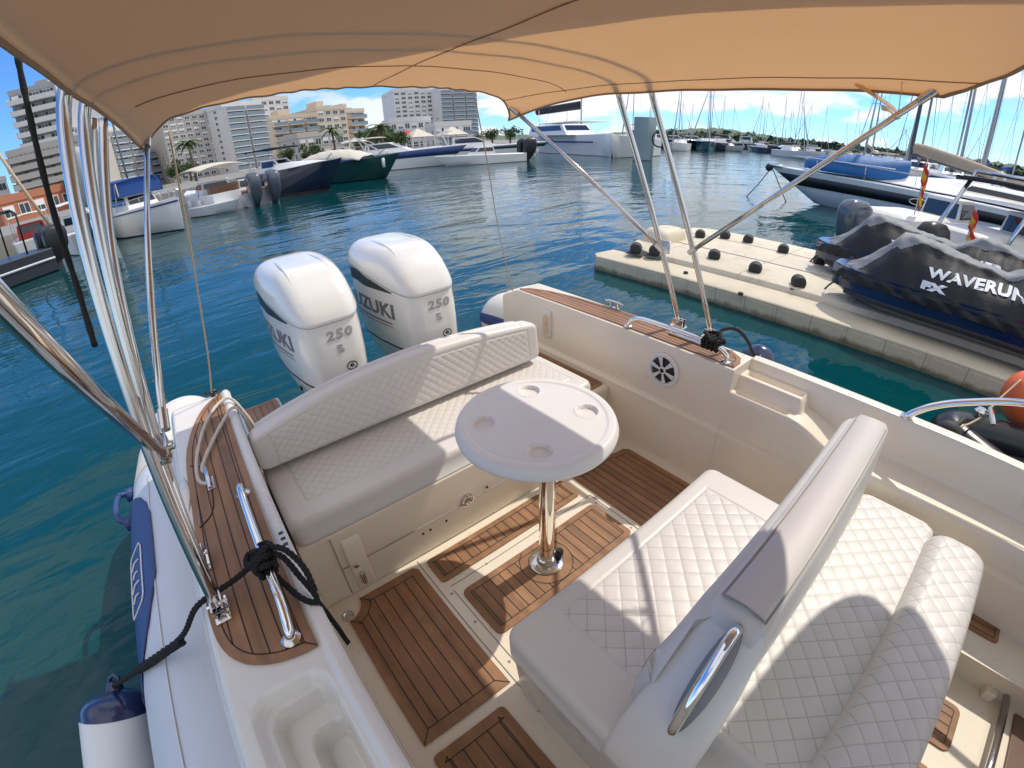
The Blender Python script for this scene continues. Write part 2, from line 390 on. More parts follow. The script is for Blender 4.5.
def clip_line_x(poly, x):
    ys = []
    n = len(poly)
    for i in range(n):
        (xa, ya), (xb, yb) = poly[i], poly[(i+1) % n]
        if (xa-x)*(xb-x) < 0: ys.append(ya+(yb-ya)*(x-xa)/(xb-xa))
    ys.sort(); return list(zip(ys[::2], ys[1::2]))
def inset(poly, d):
    n = len(poly); out = []
    area = sum(poly[i][0]*poly[(i+1) % n][1]-poly[(i+1) % n][0]*poly[i][1] for i in range(n))
    sg = 1 if area > 0 else -1
    for i in range(n):
        p0 = Vector(poly[i-1]); p1 = Vector(poly[i]); p2 = Vector(poly[(i+1) % n])
        a = (p1-p0).normalized(); b = (p2-p1).normalized()
        na = Vector((-a.y, a.x))*sg; nb = Vector((-b.y, b.x))*sg
        m = na+nb; m = m/max(.35, m.length_squared/2)
        out.append(tuple(p1+m*d)) if m.length else out.append(tuple(p1))
    return out
def teak_panel(name, poly, z, parent, spacing=.047, border=.042, th=.008, lw=.0036, hole=None, label=None, centre=None):
    """decking panel: slab, margin board with its caulked joint, planks running fore and aft"""
    mb = MB()
    mb.prism(poly, z, z+th, 0)
    zz = z+th+.0012
    def strip(a, b, w=lw):
        a = Vector(a); b = Vector(b); t = (b-a)
        if t.length < 1e-4: return
        t.normalize(); n_ = Vector((-t.y, t.x))*w/2
        mb.add([(*(a+n_), zz), (*(a-n_), zz), (*(b-n_), zz), (*(b+n_), zz)], [(0, 1, 2, 3)], 1)
    ins = inset(poly, border)
    n = len(ins)
    for i in range(n): strip(ins[i], ins[(i+1) % n])
    # mitres at real corners only
    for i in range(len(poly)):
        a = Vector(poly[i])-Vector(poly[i-1]); b = Vector(poly[(i+1) % len(poly)])-Vector(poly[i])
        if a.angle(b) > math.radians(50): strip(poly[i], ins[i])
    xs = [p[0] for p in ins]; c = centre if centre is not None else (min(xs)+max(xs))/2
    k0 = int((min(xs)-c)/spacing)-1
    x = c+k0*spacing
    while x < max(xs):
        if x > min(xs)+.006 and x < max(xs)-.006:
            for ya, yb in clip_line_x(ins, x):
                if hole:
                    hx, hy, hr = hole
                    if abs(x-hx) < hr:
                        q = math.sqrt(hr*hr-(x-hx)**2)
                        if ya < hy-q: strip((x, ya), (x, min(yb, hy-q)))
                        if yb > hy+q: strip((x, max(ya, hy+q)), (x, yb))
                        continue
                strip((x, ya), (x, yb))
        x += spacing
    if hole:
        hx, hy, hr = hole; N = 40
        for rr in (hr,):
            pp = [(hx+rr*math.cos(2*PI*i/N), hy+rr*math.sin(2*PI*i/N)) for i in range(N)]
            for i in range(N):
                if min(p[1] for p in poly)+.004 < pp[i][1] < max(p[1] for p in poly)-.004: strip(pp[i], pp[(i+1) % N])
    return put(name, mb, [M['teak'], M['caulk']], parent, label=label)
def rrect(x0, x1, y0, y1, r=.03, n=5):
    out = []
    for cx, cy, a0 in ((x1-r, y1-r, 0), (x0+r, y1-r, 90), (x0+r, y0+r, 180), (x1-r, y0+r, 270)):
        for i in range(n+1):
            a = math.radians(a0+90*i/n); out.append((cx+r*math.cos(a), cy+r*math.sin(a)))
    return out

# =================================================================== CAMERA, LIGHT, SKY
cam = bpy.data.cameras.new('camera'); co = bpy.data.objects.new('camera', cam); COL.objects.link(co); scene.camera = co
mw = Matrix.Identity(4)
for i in range(3):
    for j in range(3): mw[i][j] = CAM[i, j]
mw.translation = (0, 0, CAMZ); co.matrix_world = mw
cam.type = 'PANO'; cam.panorama_type = 'FISHEYE_LENS_POLYNOMIAL'
cam.sensor_fit = 'HORIZONTAL'; cam.sensor_width = 36; cam.sensor_height = 27
cam.fisheye_fov = math.radians(178)
_mm = 36/1024; _r = np.linspace(.001, 700, 400)
_A = np.stack([(_r*_mm)**k for k in (1, 2, 3, 4)], 1)
_k = np.linalg.lstsq(_A, 2*KK*np.arctan(_r/F/2/KK), rcond=None)[0]
cam.fisheye_polynomial_k0 = 0
cam.fisheye_polynomial_k1, cam.fisheye_polynomial_k2, cam.fisheye_polynomial_k3, cam.fisheye_polynomial_k4 = [-float(q) for q in _k]
cam.clip_start = .02; cam.clip_end = 8000

SUNV = Vector((.78, -.02, 1.0)).normalized()
sun = bpy.data.lights.new('sun', 'SUN'); sun.energy = 2.35; sun.angle = math.radians(.55); sun.color = (1, .93, .82)
so = bpy.data.objects.new('sun', sun); COL.objects.link(so); so.rotation_euler = SUNV.to_track_quat('Z', 'Y').to_euler(); so.location = (20, 0, 40)
w = bpy.data.worlds.new('World'); scene.world = w; w.use_nodes = True
nt = w.node_tree; bg = nt.nodes['Background']; bg.inputs['Strength'].default_value = .15
sky = nt.nodes.new('ShaderNodeTexSky'); sky.sky_type = 'NISHITA'; sky.sun_disc = False
sky.sun_elevation = math.asin(SUNV.z); sky.sun_rotation = math.atan2(SUNV.x, SUNV.y); sky.air_density = 1.0; sky.dust_density = .0; sky.ozone_density = 3.0
tc = nt.nodes.new('ShaderNodeTexCoord')
sep = nt.nodes.new('ShaderNodeSeparateXYZ'); nt.links.new(tc.outputs['Generated'], sep.inputs[0])
def math_(op, a, b=None, clamp=False):
    n = nt.nodes.new('ShaderNodeMath'); n.operation = op; n.use_clamp = clamp
    for i, q in enumerate((a, b)):
        if q is None: continue
        if isinstance(q, (int, float)): n.inputs[i].default_value = q
        else: nt.links.new(q, n.inputs[i])
    return n.outputs[0]
# cumulus: noise over the direction, projected on a cloud layer
zz = math_('MAXIMUM', sep.outputs['Z'], 0.0); zz = math_('ADD', zz, .10)
cx = math_('DIVIDE', sep.outputs['X'], zz); cy = math_('DIVIDE', sep.outputs['Y'], zz)
cmb = nt.nodes.new('ShaderNodeCombineXYZ'); nt.links.new(cx, cmb.inputs[0]); nt.links.new(cy, cmb.inputs[1]); 
nz = nt.nodes.new('ShaderNodeTexNoise'); nz.inputs['Scale'].default_value = .85; nz.inputs['Detail'].default_value = 9; nz.inputs['Roughness'].default_value = .55; nz.inputs['Distortion'].default_value = .25
nt.links.new(cmb.outputs[0], nz.inputs['Vector'])
vm = nt.nodes.new('ShaderNodeMapping'); vm.inputs['Scale'].default_value = (3.4, 3.4, 8.5); vm.inputs['Location'].default_value = (.35, .1, .2); nt.links.new(tc.outputs['Generated'], vm.inputs['Vector'])
nz2 = nt.nodes.new('ShaderNodeTexNoise'); nz2.inputs['Scale'].default_value = 1.5; nz2.inputs['Detail'].default_value = 10; nz2.inputs['Roughness'].default_value = .52; nt.links.new(vm.outputs[0], nz2.inputs['Vector'])
mr = nt.nodes.new('ShaderNodeMapRange'); mr.interpolation_type = 'SMOOTHSTEP'
mr.inputs['From Min'].default_value = .44; mr.inputs['From Max'].default_value = .52
nt.links.new(nz2.outputs['Fac'], mr.inputs['Value'])
side = nt.nodes.new('ShaderNodeMapRange'); side.interpolation_type = 'SMOOTHSTEP'    # clear sky ahead on the left, cloud bank to the right
side.inputs['From Min'].default_value = .05; side.inputs['From Max'].default_value = .5
nt.links.new(sep.outputs['X'], side.inputs['Value'])
lo = nt.nodes.new('ShaderNodeMapRange'); lo.inputs['From Min'].default_value = .5; lo.inputs['From Max'].default_value = .25; lo.inputs['To Min'].default_value = 0; lo.inputs['To Max'].default_value = 1
nt.links.new(sep.outputs['Z'], lo.inputs['Value'])
hi_ = nt.nodes.new('ShaderNodeMapRange'); hi_.interpolation_type = 'SMOOTHSTEP'; hi_.inputs['From Min'].default_value = .40; hi_.inputs['From Max'].default_value = .62; hi_.inputs['To Max'].default_value = .9
nt.links.new(sep.outputs['Z'], hi_.inputs['Value'])      # unseen broken cloud overhead, added as neutral fill light
bh_ = nt.nodes.new('ShaderNodeMapRange'); bh_.interpolation_type = 'SMOOTHSTEP'; bh_.inputs['From Min'].default_value = .15; bh_.inputs['From Max'].default_value = -.35
nt.links.new(sep.outputs['Y'], bh_.inputs['Value'])  # unseen cloud behind the camera, added for the same fill
mr2 = nt.nodes.new('ShaderNodeMapRange'); mr2.interpolation_type = 'SMOOTHSTEP'; mr2.inputs['From Min'].default_value = .36; mr2.inputs['From Max'].default_value = .50
nt.links.new(nz.outputs['Fac'], mr2.inputs['Value'])
cf = math_('MAXIMUM', math_('MULTIPLY', mr.outputs[0], math_('MULTIPLY', side.outputs[0], lo.outputs[0])), math_('MULTIPLY', mr2.outputs[0], math_('MAXIMUM', hi_.outputs[0], bh_.outputs[0]))); cf = math_('MULTIPLY', cf, .95)
tint = nt.nodes.new('ShaderNodeMix'); tint.data_type = 'RGBA'; tint.blend_type = 'MULTIPLY'; tint.inputs['Factor'].default_value = 1
tint.inputs['B'].default_value = (.36, .60, .98, 1)
nt.links.new(sky.outputs[0], tint.inputs['A'])
cm = nt.nodes.new('ShaderNodeMix'); cm.data_type = 'RGBA'
nt.links.new(cf, cm.inputs['Factor']); nt.links.new(tint.outputs['Result'], cm.inputs['A']); cm.inputs['B'].default_value = (5.3, 5.3, 5.4, 1)
nt.links.new(cm.outputs['Result'], bg.inputs['Color'])
scene.view_settings.view_transform = 'Standard'; scene.view_settings.look = 'None'; scene.view_settings.gamma = 1
scene.view_settings.exposure = .40

# =================================================================== WATER AND FAR LAND
def water_mat():
    m, nt, b = new_mat('sea_water')
    b.inputs['Base Color'].default_value = (.0004, .048, .054, 1); b.inputs['Roughness'].default_value = .045; b.inputs['IOR'].default_value = 1.33
    tc = nt.nodes.new('ShaderNodeTexCoord')
    last = None; prev = None
    for sc_, st, ds, stretch in ((.5, .8, .10, 1.8), (2.0, .8, .030, 2.6), (7, .6, .008, 1.8)):
        mp = nt.nodes.new('ShaderNodeMapping'); mp.inputs['Rotation'].default_value = (0, 0, -.65); mp.inputs['Scale'].default_value = (sc_/stretch, sc_, 1)
        nt.links.new(tc.outputs['Object'], mp.inputs['Vector'])
        n = nt.nodes.new('ShaderNodeTexNoise'); n.inputs['Scale'].default_value = 1; n.inputs['Detail'].default_value = 2.5; n.inputs['Distortion'].default_value = .6
        nt.links.new(mp.outputs[0], n.inputs['Vector'])
        bp = nt.nodes.new('ShaderNodeBump'); bp.inputs['Strength'].default_value = st; bp.inputs['Distance'].default_value = ds
        nt.links.new(n.outputs['Fac'], bp.inputs['Height'])
        if prev: nt.links.new(prev, bp.inputs['Normal'])
        prev = bp.outputs['Normal']
    nt.links.new(prev, b.inputs['Normal'])
    return m
mb = MB(); mb.add([(-4000, -4000, WZ), (4000, -4000, WZ), (4000, 4000, WZ), (-4000, 4000, WZ)], [(0, 1, 2, 3)])
tag(put('water', mb, water_mat()), kind='structure')

# =================================================================== OUR BOAT
boat = root('inflatable_boat', 'cream inflatable motor boat with teak floor, white quilted seats and pale side tubes', 'boat', (.95, 0, 0))
def pc(name, mb, mats, parent=None, **k): return put(name, mb, mats, parent or boat, **k)

# hull below the tubes
mb = MB(); mb.prism([(.05, -3.6), (1.85, -3.6), (2.1, -1), (2.1, 2.2), (-.2, 2.2), (-.2, -1)], -.55, -.06); pc('hull', mb, M['gelw'], bevel=.03)
# cockpit sole with its moulded hatch seams
mb = MB(); mb.box(-.06, 2.06, -2.2, 2.05, -.06, 0)
sole = pc('cockpit_floor', mb, M['gel'])
mb = MB()
for a in (((.50, .62), (.50, 1.14)), ((.50, 1.165), (1.40, 1.165)), ((1.40, 1.165), (1.40, .70)), ((.45, 1.385), (.45, .1))):
    a0, a1 = a; mb.tube([(a0[0], a0[1], .001), (a1[0], a1[1], .001)], .0022, 6)
for p in ((.5, .72), (.5, .95), (.5, 1.13), (.72, 1.165), (1.1, 1.165), (1.4, 1.1), (1.4, .86), (.46, .5)):
    mb.lathe([(.006, 0), (.006, .002), (.003, .003)], (p[0]-.018, p[1], 0), 10)
put('hatch_seam', mb, M['seam'], sole)
mb = MB(); mb.lathe([(.028, 0), (.028, .004), (.02, .005), (.016, .001), (.001, .001)], (.055, 1.31, 0), 20); 
put('drain', mb, M['steel'], sole)

# left side deck as a moulded height field
def coaming_left():
    x = np.linspace(-.36, -.015, 72); y = np.linspace(-1.6, 2.42, 500)
    X, Y = np.meshgrid(x, y, indexing='ij')
    Z = np.full_like(X, .705)
    def sm(a, e0, e1): 
        t = np.clip((a-e0)/(e1-e0), 0, 1); return t*t*(3-2*t)
    # outer roll
    o = np.clip((-.30-X)/.06, 0, 1); Z -= .13*o**2
    # inner rim
    Z += .010*sm(X, -.062, -.045)
    i = np.clip((X+.034)/.019, 0, 1); Z -= .02*i**2
    def rr(X, Y, x0, x1, y0, y1, r):
        ax = np.abs(X-(x0+x1)/2)-((x1-x0)/2-r); ay = np.abs(Y-(y0+y1)/2)-((y1-y0)/2-r)
        return r-(np.hypot(np.maximum(ax, 0), np.maximum(ay, 0))+np.minimum(np.maximum(ax, ay), 0))-0
    d1 = rr(X, Y, -.275, -.07, -1.5, .70, .06); Z -= .035*sm(d1, 0, .022)
    d2 = rr(X, Y, -.245, -.075, -1.4, .665, .05); Z -= .05*sm(d2, 0, .018)
    d3 = rr(X, Y, -.185, -.08, -1.3, .60, .045); Z -= .06*sm(d3, 0, .025)
    Z -= .02*sm(Y, 2.36, 2.42)
    mb = MB(); mb.grid(X, Y, Z)
    # inner wall down to the sole, outer wall down to the tube, ends
    yy = y; n = len(yy)
    mb.rings([[(-.015, a, Z[-1, j]), (-.018, a, .40), (-.005, a, .0), (-.06, a, 0), (-.34, a, .30), (-.36, a, Z[0, j])] for j, a in ((0, yy[0]), (n-1, yy[-1]))], closed=False, caps=True)
    return mb
ld = pc('side_deck', coaming_left(), M['gelw'], smooth=40)

# right side deck: swept section (aft, under the teak) and the narrow gunwale with its ledge further forward
def sweep(name, secs, m, cap=True, smooth=35):
    mb = MB(); mb.rings([[(x, y, z) for x, z in prof] for y, prof in secs], closed=True, caps=cap); return pc(name, mb, m, smooth=smooth)
profA = [(1.905, 0), (1.925, .03), (1.94, .36), (1.952, .375), (1.966, .38), (1.968, .70), (1.974, .716), (1.99, .72), (2.18, .72), (2.215, .705), (2.23, .66), (2.20, .30), (2.1, .0)]
profE = [(1.905, 0), (1.925, .03), (1.94, .36), (1.952, .375), (1.966, .38), (1.968, .62), (1.974, .64), (2.02, .66), (2.14, .66), (2.18, .64), (2.20, .6), (2.20, .30), (2.1, .0)]
rd = sweep('side_wall', [(2.62, profE), (2.45, profA), (.775, profA)], M['gel'])
profB = [(1.905, 0), (1.925, .03), (1.94, .36), (1.952, .375), (1.966, .38), (1.975, .47), (1.99, .495), (2.10, .505), (2.135, .52), (2.15, .56), (2.165, .68), (2.18, .712), (2.215, .72), (2.265, .70), (2.29, .64), (2.24, .30), (2.1, .0)]
secs = []
for y in (.774, .6, .4, .2, 0, -.2, -.4, -.6, -.8, -1.1, -1.5, -2.2):
    k = 0 if y > -.3 else (-.3-y)*.10
    q = [(x-k*.6, z) for x, z in profB]
    secs.append((y, q))
gw = sweep('gunwale', secs, M['gel'])
# moulded shelf and hand hold behind the teak, one smooth surface
x = np.linspace(1.967, 2.172, 60); y = np.linspace(-1.2, .776, 320); X, Y = np.meshgrid(x, y, indexing='ij')
def s_(a, e0, e1):
    t = np.clip((a-e0)/(e1-e0), 0, 1); return t*t*(3-2*t)
Z = .500+.02*s_(X, 2.09, 2.14)
k2 = s_(Y, .14, .47); Z = Z+(.595-Z)*k2*(1-s_(X, 1.99, 1.99+.001)*0)
k1 = s_(X, 2.035, 2.065)*s_(Y, .425, .455); Z = Z+(.662-Z)*k1
groove = s_(X, 2.085, 2.10)*(1-s_(X, 2.135, 2.15))*s_(Y, .45, .475)*(1-s_(Y, .745, .765)); Z -= .03*groove
dip = s_(X, 1.985, 2.0)*(1-s_(X, 2.02, 2.035))*s_(Y, .47, .50)*(1-s_(Y, .74, .765)); Z -= .022*dip
Z -= .022*np.clip((1.985-X)/.018, 0, 1)**2
mb = MB(); mb.grid(X, Y, Z)
n = len(y); mb.rings([[(1.967, y[j], Z[0, j]) for j in range(n)], [(1.962, y[j], .30) for j in range(n)]], closed=False, caps=False)
put('moulded_shelf', mb, M['gel'], gw, smooth=60)
# horizontal mould seam
mb = MB(); mb.tube([(1.951, 1.5, .366), (1.951, -.6, .366)], .003, 6); put('mould_seam', mb, M['seam'], rd)

# bench base, transom and the step in the passage
mb = MB()
mb.rings([[(x, y, z) for y, z in ((1.405, 0), (1.40, .02), (1.425, .37), (1.44, .375), (2.05, .375), (2.05, 0))] for x in (-.012, 1.70)])
bb = pc('bench_base', mb, M['gel'], bevel=.008)
mb = MB(); mb.tube([(.12, 1.4085, .175), (1.69, 1.4085, .175)], .0028, 6)
mb.tube([(.12, 1.3985, .02), (.12, 1.412, .23), (.12, 1.4185, .36)], .0025, 6); put('panel_seam', mb, M['seam'], bb)
mb = MB(); 
mb.rings([[(x, y, z) for y, z in ((1.395, .02), (1.405, .30), (1.43, .33), (1.43, .02))] for x in (.155, .24)]); put('latch_pad', mb, M['gel'], bb, bevel=.008)
mb = MB(); mb.cbox((.19, 1.39, .085), (.022, .012, .075)); mb.tube([(.19, 1.385, .125), (.19, 1.378, .10), (.19, 1.383, .045)], .006, 8); mb.lathe([(.012, 0), (.012, .01), (.004, .012)], (.18, 1.397, .175), 14, M=Matrix.Rotation(PI/2, 4, 'X'))
put('latch', mb, M['steel'], bb, bevel=.002)
mb = MB(); Rm = Matrix.Rotation(PI/2, 4, 'X')
mb.lathe([(.036, 0), (.036, .006), (.03, .010), (.022, .010), (.016, .004), (.001, .003)], (.78, 1.411, .185), 26, M=Rm); put('ring_pull', mb, M['steel'], bb, smooth=40)
mb = MB()
for x in (.56, .65, .90, .52):
    mb = MB(); mb.lathe([(.007, 0), (.007, .003), (.002, .004)], (x, 1.409, .13 if x < .7 else .2), 10, M=Rm); put('screw_head', mb, M['black'], bb)

mb = MB(); mb.box(1.705, 1.94, 1.52, 2.42, 0, .325); st = pc('passage_step', mb, M['gel'], bevel=.02)
teak_panel('teak_tread', rrect(1.725, 1.925, 1.56, 2.36, .02, 3), .325, st, spacing=.04, border=.03)
mb = MB(); mb.box(-.01, 1.70, 2.052, 2.22, -.1, .52); tr = pc('transom', mb, M['gelw'], bevel=.03)
mb = MB(); mb.box(-.02, .30, 2.225, 3.36, -.05, .085); sp = pc('swim_platform', mb, M['gelw'], bevel=.02)
mb = MB(); mb.box(1.64, 1.95, 2.225, 3.36, -.05, .085); sp2 = pc('swim_platform', mb, M['gelw'], bevel=.02)
teak_panel('teak_tread', rrect(.0, .28, 2.32, 3.33, .03, 3), .085, sp, spacing=.05)
teak_panel('teak_tread', rrect(1.66, 1.93, 2.32, 3.33, .03, 3), .085, sp2, spacing=.05)

# teak panels on the sole
arc = [(.05+.085*math.cos(a)+0.0, 1.36+0-.085*math.sin(a)) for a in np.linspace(math.radians(0), math.radians(90), 7)]
P1 = [(.05, .65), (.43, .65), (.43, 1.34), (.41, 1.36)]+arc
teak_panel('teak_floor_panel', P1, 0, boat, spacing=.052, label='large teak floor panel between the seats, one corner cut concave')
teak_panel('teak_floor_panel', rrect(.48, 1.36, 1.20, 1.355, .02, 3), 0, boat, spacing=.05, border=.03, label='narrow teak strip along the foot of the aft bench')
teak_panel('teak_floor_panel', rrect(.52, 1.36, .83, 1.11, .03, 3)[:], 0, boat, spacing=.047, border=.032, hole=(.92, .99, .125), label='teak hatch panel round the table pedestal')
teak_panel('teak_floor_panel', [(1.43, .45), (1.87, .45), (1.87, 1.27), (1.84, 1.30), (1.78, 1.305), (1.72, 1.33), (1.43, 1.335)], 0, boat, spacing=.047, label='teak floor panel beside the speaker wall')
teak_panel('teak_floor_panel', rrect(.05, .355, -.6, .60, .02, 3), 0, boat, spacing=.052, label='teak floor panel in front of the helm seat')
# side-deck teak
def deck_teak(poly, side, label):
    return teak_panel('teak_side_panel', poly, .7075 if side < 0 else .7205, boat, spacing=.040, border=.026, th=.006, lw=.0034, label=label)
outL = [(-.02-.03, 2.36), (-.10, 2.33), (-.17, 2.24), (-.23, 2.08), (-.275, 1.85), (-.285, 1.5), (-.295, 1.2), (-.30, .98), (-.285, .87), (-.24, .80), (-.17, .76), (-.10, .745), (-.066, .745)]
LT = deck_teak([(-.066, .745), (-.060, 2.37)]+[tuple(p)[:2] for p in smooth_path([(a, b, 0) for a, b in outL[1:-1]], 4)], -1, 'teak on the left side deck under the grab rail')
outR = [(1.99, .79), (2.06, .79), (2.11, .81), (2.15, .87), (2.17, 1.0), (2.175, 1.3), (2.17, 1.7), (2.15, 2.0), (2.11, 2.25), (2.05, 2.4), (1.99, 2.44)]
RT = deck_teak(outR, 1, 'sunlit teak on the right side deck')
# locker lid seam on the left teak and small moulded white eyebrow
mb = MB(); pts = [(-.262, 1.78, .7148), (-.225, 1.74, .7148), (-.205, 1.65, .7148), (-.205, 1.5, .7148), (-.225, 1.42, .7148), (-.27, 1.38, .7148)]
mb.tube(smooth_path(pts, 5), .0025, 6); put('lid_seam', mb, M['caulk'], ld)
mb = MB(); mb.rings([[(-.30+.022*math.sin(a)*math.sin(PI*k/12), 1.50+.24*k/12, .706+.016*math.cos(a)*math.sin(PI*k/12)) for a in np.linspace(-PI/2, PI/2, 9)] for k in range(13)]); put('moulded_rim', mb, M['gelw'], ld, smooth=True)

# inner bulwark warning sticker at the bench end
mb = MB(); mb.box(-.045, -.020, 1.10, 1.20, .7165, .7185); stk = put('sticker', mb, M['letw'], ld)
for k in range(3):
    mb = MB(); mb.box(-.040, -.025, 1.115+.028*k, 1.128+.028*k, .7187, .7195); put('sticker_mark', mb, M['black'], ld)

# tubes
def tube_side(sx, name):
    cx = .95+sx*1.38
    path = [(-4.2, cx-sx*.45, .40, .20), (-3.2, cx-sx*.15, .34, .24), (-2.0, cx, .30, .25), (-1, cx, .28, .25), (0, cx, .28, .25), (1, cx, .28, .25), (2.2, cx, .28, .25), (2.6, cx-sx*.03, .28, .248), (2.85, cx-sx*.07, .285, .242)]
    end = []
    for k in range(1, 9):
        a = k/8*PI/2; end.append((2.85+.27*math.sin(a), cx-sx*(.07+.06*math.sin(a)), .285, max(.006, .242*math.cos(a)**.8)))
    n = 40
    def ring(p, rr=0): 
        return [(p[1]+(p[3]+rr)*math.cos(2*PI*j/n), p[0], p[2]+(p[3]+rr)*math.sin(2*PI*j/n)) for j in range(n)]
    mb = MB(); mb.rings([ring(p) for p in path]); t = pc(name, mb, M['tubeg' if sx < 0 else 'tubew'], smooth=50)
    mb = MB(); mb.rings([ring(p, .003) for p in [(2.3, cx-sx*.006, .28, .25), path[7], path[8]]+end]); put('end_cone', mb, M['tubew'], t, smooth=True)
    def patch(nm, m, fy, a0, a1, rr=.006, na=14):
        """strip wrapped round the tube; fy = list of (y, a0 shift)"""
        R = []
        for y, s0, s1 in fy:
            # interpolate the path
            for q in range(len(path)-1):
                if path[q][0] <= y <= path[q+1][0]:
                    f = (y-path[q][0])/(path[q+1][0]-path[q][0]); c = [path[q][k]*(1-f)+path[q+1][k]*f for k in range(4)]
            row = []
            for j in range(na+1):
                a = math.radians((a0+s0)+((a1+s1)-(a0+s0))*j/na)
                row.append((c[1]+sx*(c[3]+rr)*math.cos(a), y, c[2]+(c[3]+rr)*math.sin(a)))
            R.append(row)
        mb = MB(); mb.rings(R, closed=False, caps=False)
        o = put(nm, mb, m, t, smooth=True); sd = o.modifiers.new('Solidify', 'SOLIDIFY'); sd.thickness = .004; sd.offset = 0
        return o
    ys = np.linspace(-3.5, 2.84, 40)
    patch('rubbing_strake', M['navy'], [(y, 0, 0) for y in ys], -14, 8, .010)
    patch('rubbing_strake', M['navy'], [(y, 0, 0) for y in ys if y > 1.9], 24, 36, .007) if sx > 0 else None
    patch('navy_panel', M['navy'], [(y, 0, s) for y, s in ((1.12, -50), (1.16, -36), (1.22, -24), (1.30, -14), (1.40, -6), (1.5, 0), (1.7, 0), (1.88, -1), (1.98, -6), (2.06, -14), (2.12, -25), (2.16, -38))], 8, 72)
    patch('navy_panel', M['navy'], [(y, 0, s) for y, s in ((-.9, 0), (-.5, 0), (0, 0), (.4, 0), (.56, -2), (.64, -6), (.68, -14))], 8, 40)
    patch('tube_seam', M['offw'], [(y, 0, 0) for y in ys if y < 2.3], 69, 70, .003)
    full = [p for p in path if p[0] >= 2.2]+end[:-1]
    for a0, a1 in ((4, 24), (-22, -10)) if sx > 0 else ((-16, 4),):
        inner = []; outer = []
        for p in full:
            row_i = []; row_o = []
            for j in range(7):
                a = math.radians(a0+(a1-a0)*j/6); rr = p[3]+.007
                row_i.append((p[1]-sx*rr*math.cos(a), p[0]+.006*(p[0] > 2.86), p[2]+rr*math.sin(a))); row_o.append((p[1]+sx*rr*math.cos(a), p[0]+.006*(p[0] > 2.86), p[2]+rr*math.sin(a)))
            inner.append(row_i); outer.append(row_o)
        mb = MB(); mb.rings(inner+outer[::-1], closed=False, caps=False)
        o = put('navy_band', mb, M['navy'], t, smooth=True); sd = o.modifiers.new('Solidify', 'SOLIDIFY'); sd.thickness = .005; sd.offset = 0
    return t, cx, patch
tL, cxL, patchL = tube_side(-1, 'tube')
tR, cxR, patchR = tube_side(1, 'tube')
# badge outline on the left navy panel
def on_tube(y, deg, rr=.012, sx=-1, cx=None):
    cx = cxL if cx is None else cx
    a = math.radians(deg); return (cx+sx*(.25+rr)*math.cos(a), y, .28+(.25+rr)*math.sin(a))
mb = MB()
cor = [on_tube(y, d) for y, d in ((1.42, 34), (1.42, 54), (1.45, 57), (1.72, 57), (1.75, 54), (1.75, 34), (1.72, 31), (1.45, 31), (1.42, 34))]
mb.tube(cor, .003, 6)
for y, d0, d1 in ((1.48, 38, 50), (1.54, 36, 52), (1.60, 40, 50), (1.66, 37, 52)): mb.tube([on_tube(y, d0), on_tube(y+.012, (d0+d1)/2), on_tube(y, d1)], .0035, 6)
put('badge', mb, M['letw'], tL)
mb = MB()
for y in (.50, .40, .30, .20, .10, 0):
    mb = MB(); mb.tube([on_tube(y, 26), on_tube(y, 36)], .005, 6); mb.tube([on_tube(y, 36), on_tube(y-.045, 30), on_tube(y-.05, 26)], .004, 6); put('lettering', mb, M['letw'], tL)
# carry handle and the bow-shaped lifting eye on the outside of the left tube
mb = MB(); mb.tube(smooth_path([on_tube(2.08, 22, 0), on_tube(2.10, 24, .06), on_tube(2.2, 24, .075), on_tube(2.30, 24, .06), on_tube(2.32, 22, 0)], 5), .014, 8); mb.cbox(on_tube(2.08, 22), (.04, .05, .05)); mb.cbox(on_tube(2.32, 22), (.04, .05, .05))
put('carry_handle', mb, M['navy'], tL, smooth=True)
mb = MB(); mb.tube(smooth_path([(cxR+.03, 1.95, .53), (cxR+.03, 1.97, .57), (cxR+.03, 2.1, .585), (cxR+.03, 2.23, .57), (cxR+.03, 2.25, .53)], 5), .012, 8); put('carry_handle', mb, M['black'], tR, smooth=True)

# ---- bench seat
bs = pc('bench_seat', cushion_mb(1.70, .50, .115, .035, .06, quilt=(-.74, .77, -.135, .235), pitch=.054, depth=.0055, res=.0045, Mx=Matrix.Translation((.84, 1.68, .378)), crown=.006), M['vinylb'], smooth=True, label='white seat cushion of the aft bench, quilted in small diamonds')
_AP = np.polyfit([0, .12, .30, .45, .8, 1.1, 1.45, 1.64], [.172, .203, .240, .262, .284, .278, .248, .222], 4)
def arch(X, Y, Z):
    # local y is height 0..: scale with an arched top edge
    h = .30+.0
    t = (Y+.15)/.30; xx = X+.815
    top = np.polyval(_AP, np.clip(xx, 0, 1.64))
    return X, t*top-.15, Z
Rb = Matrix.Translation((.825, 1.865, .662)) @ Matrix.Rotation(math.radians(90-7), 4, 'X')
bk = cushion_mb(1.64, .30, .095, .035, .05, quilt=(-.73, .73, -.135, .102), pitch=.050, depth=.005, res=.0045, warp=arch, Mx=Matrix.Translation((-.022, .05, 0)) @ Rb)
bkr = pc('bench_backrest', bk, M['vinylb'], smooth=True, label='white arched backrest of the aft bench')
# upholstery over the back of the rest
mb = MB(); 
def arch_top(x): return float(np.polyval(_AP, min(max(x, 0), 1.64)))-.003-.05*max(0, 1-x/.05)**2-.05*max(0, 1-(1.60-x)/.05)**2
put_secs = []
for x in np.linspace(0.0, 1.60, 40):
    zt = .512+arch_top(x)*.99-.012
    put_secs.append([(x, 1.93, .50), (x, 1.945, zt-.02), (x, 1.955, zt-.004), (x, 1.985, zt), (x, 2.01, zt-.012), (x, 2.02, zt-.04), (x, 2.02, .50)])
mb.rings(put_secs); put('backrest_shell', mb, M['vinyl'], bkr, smooth=60)

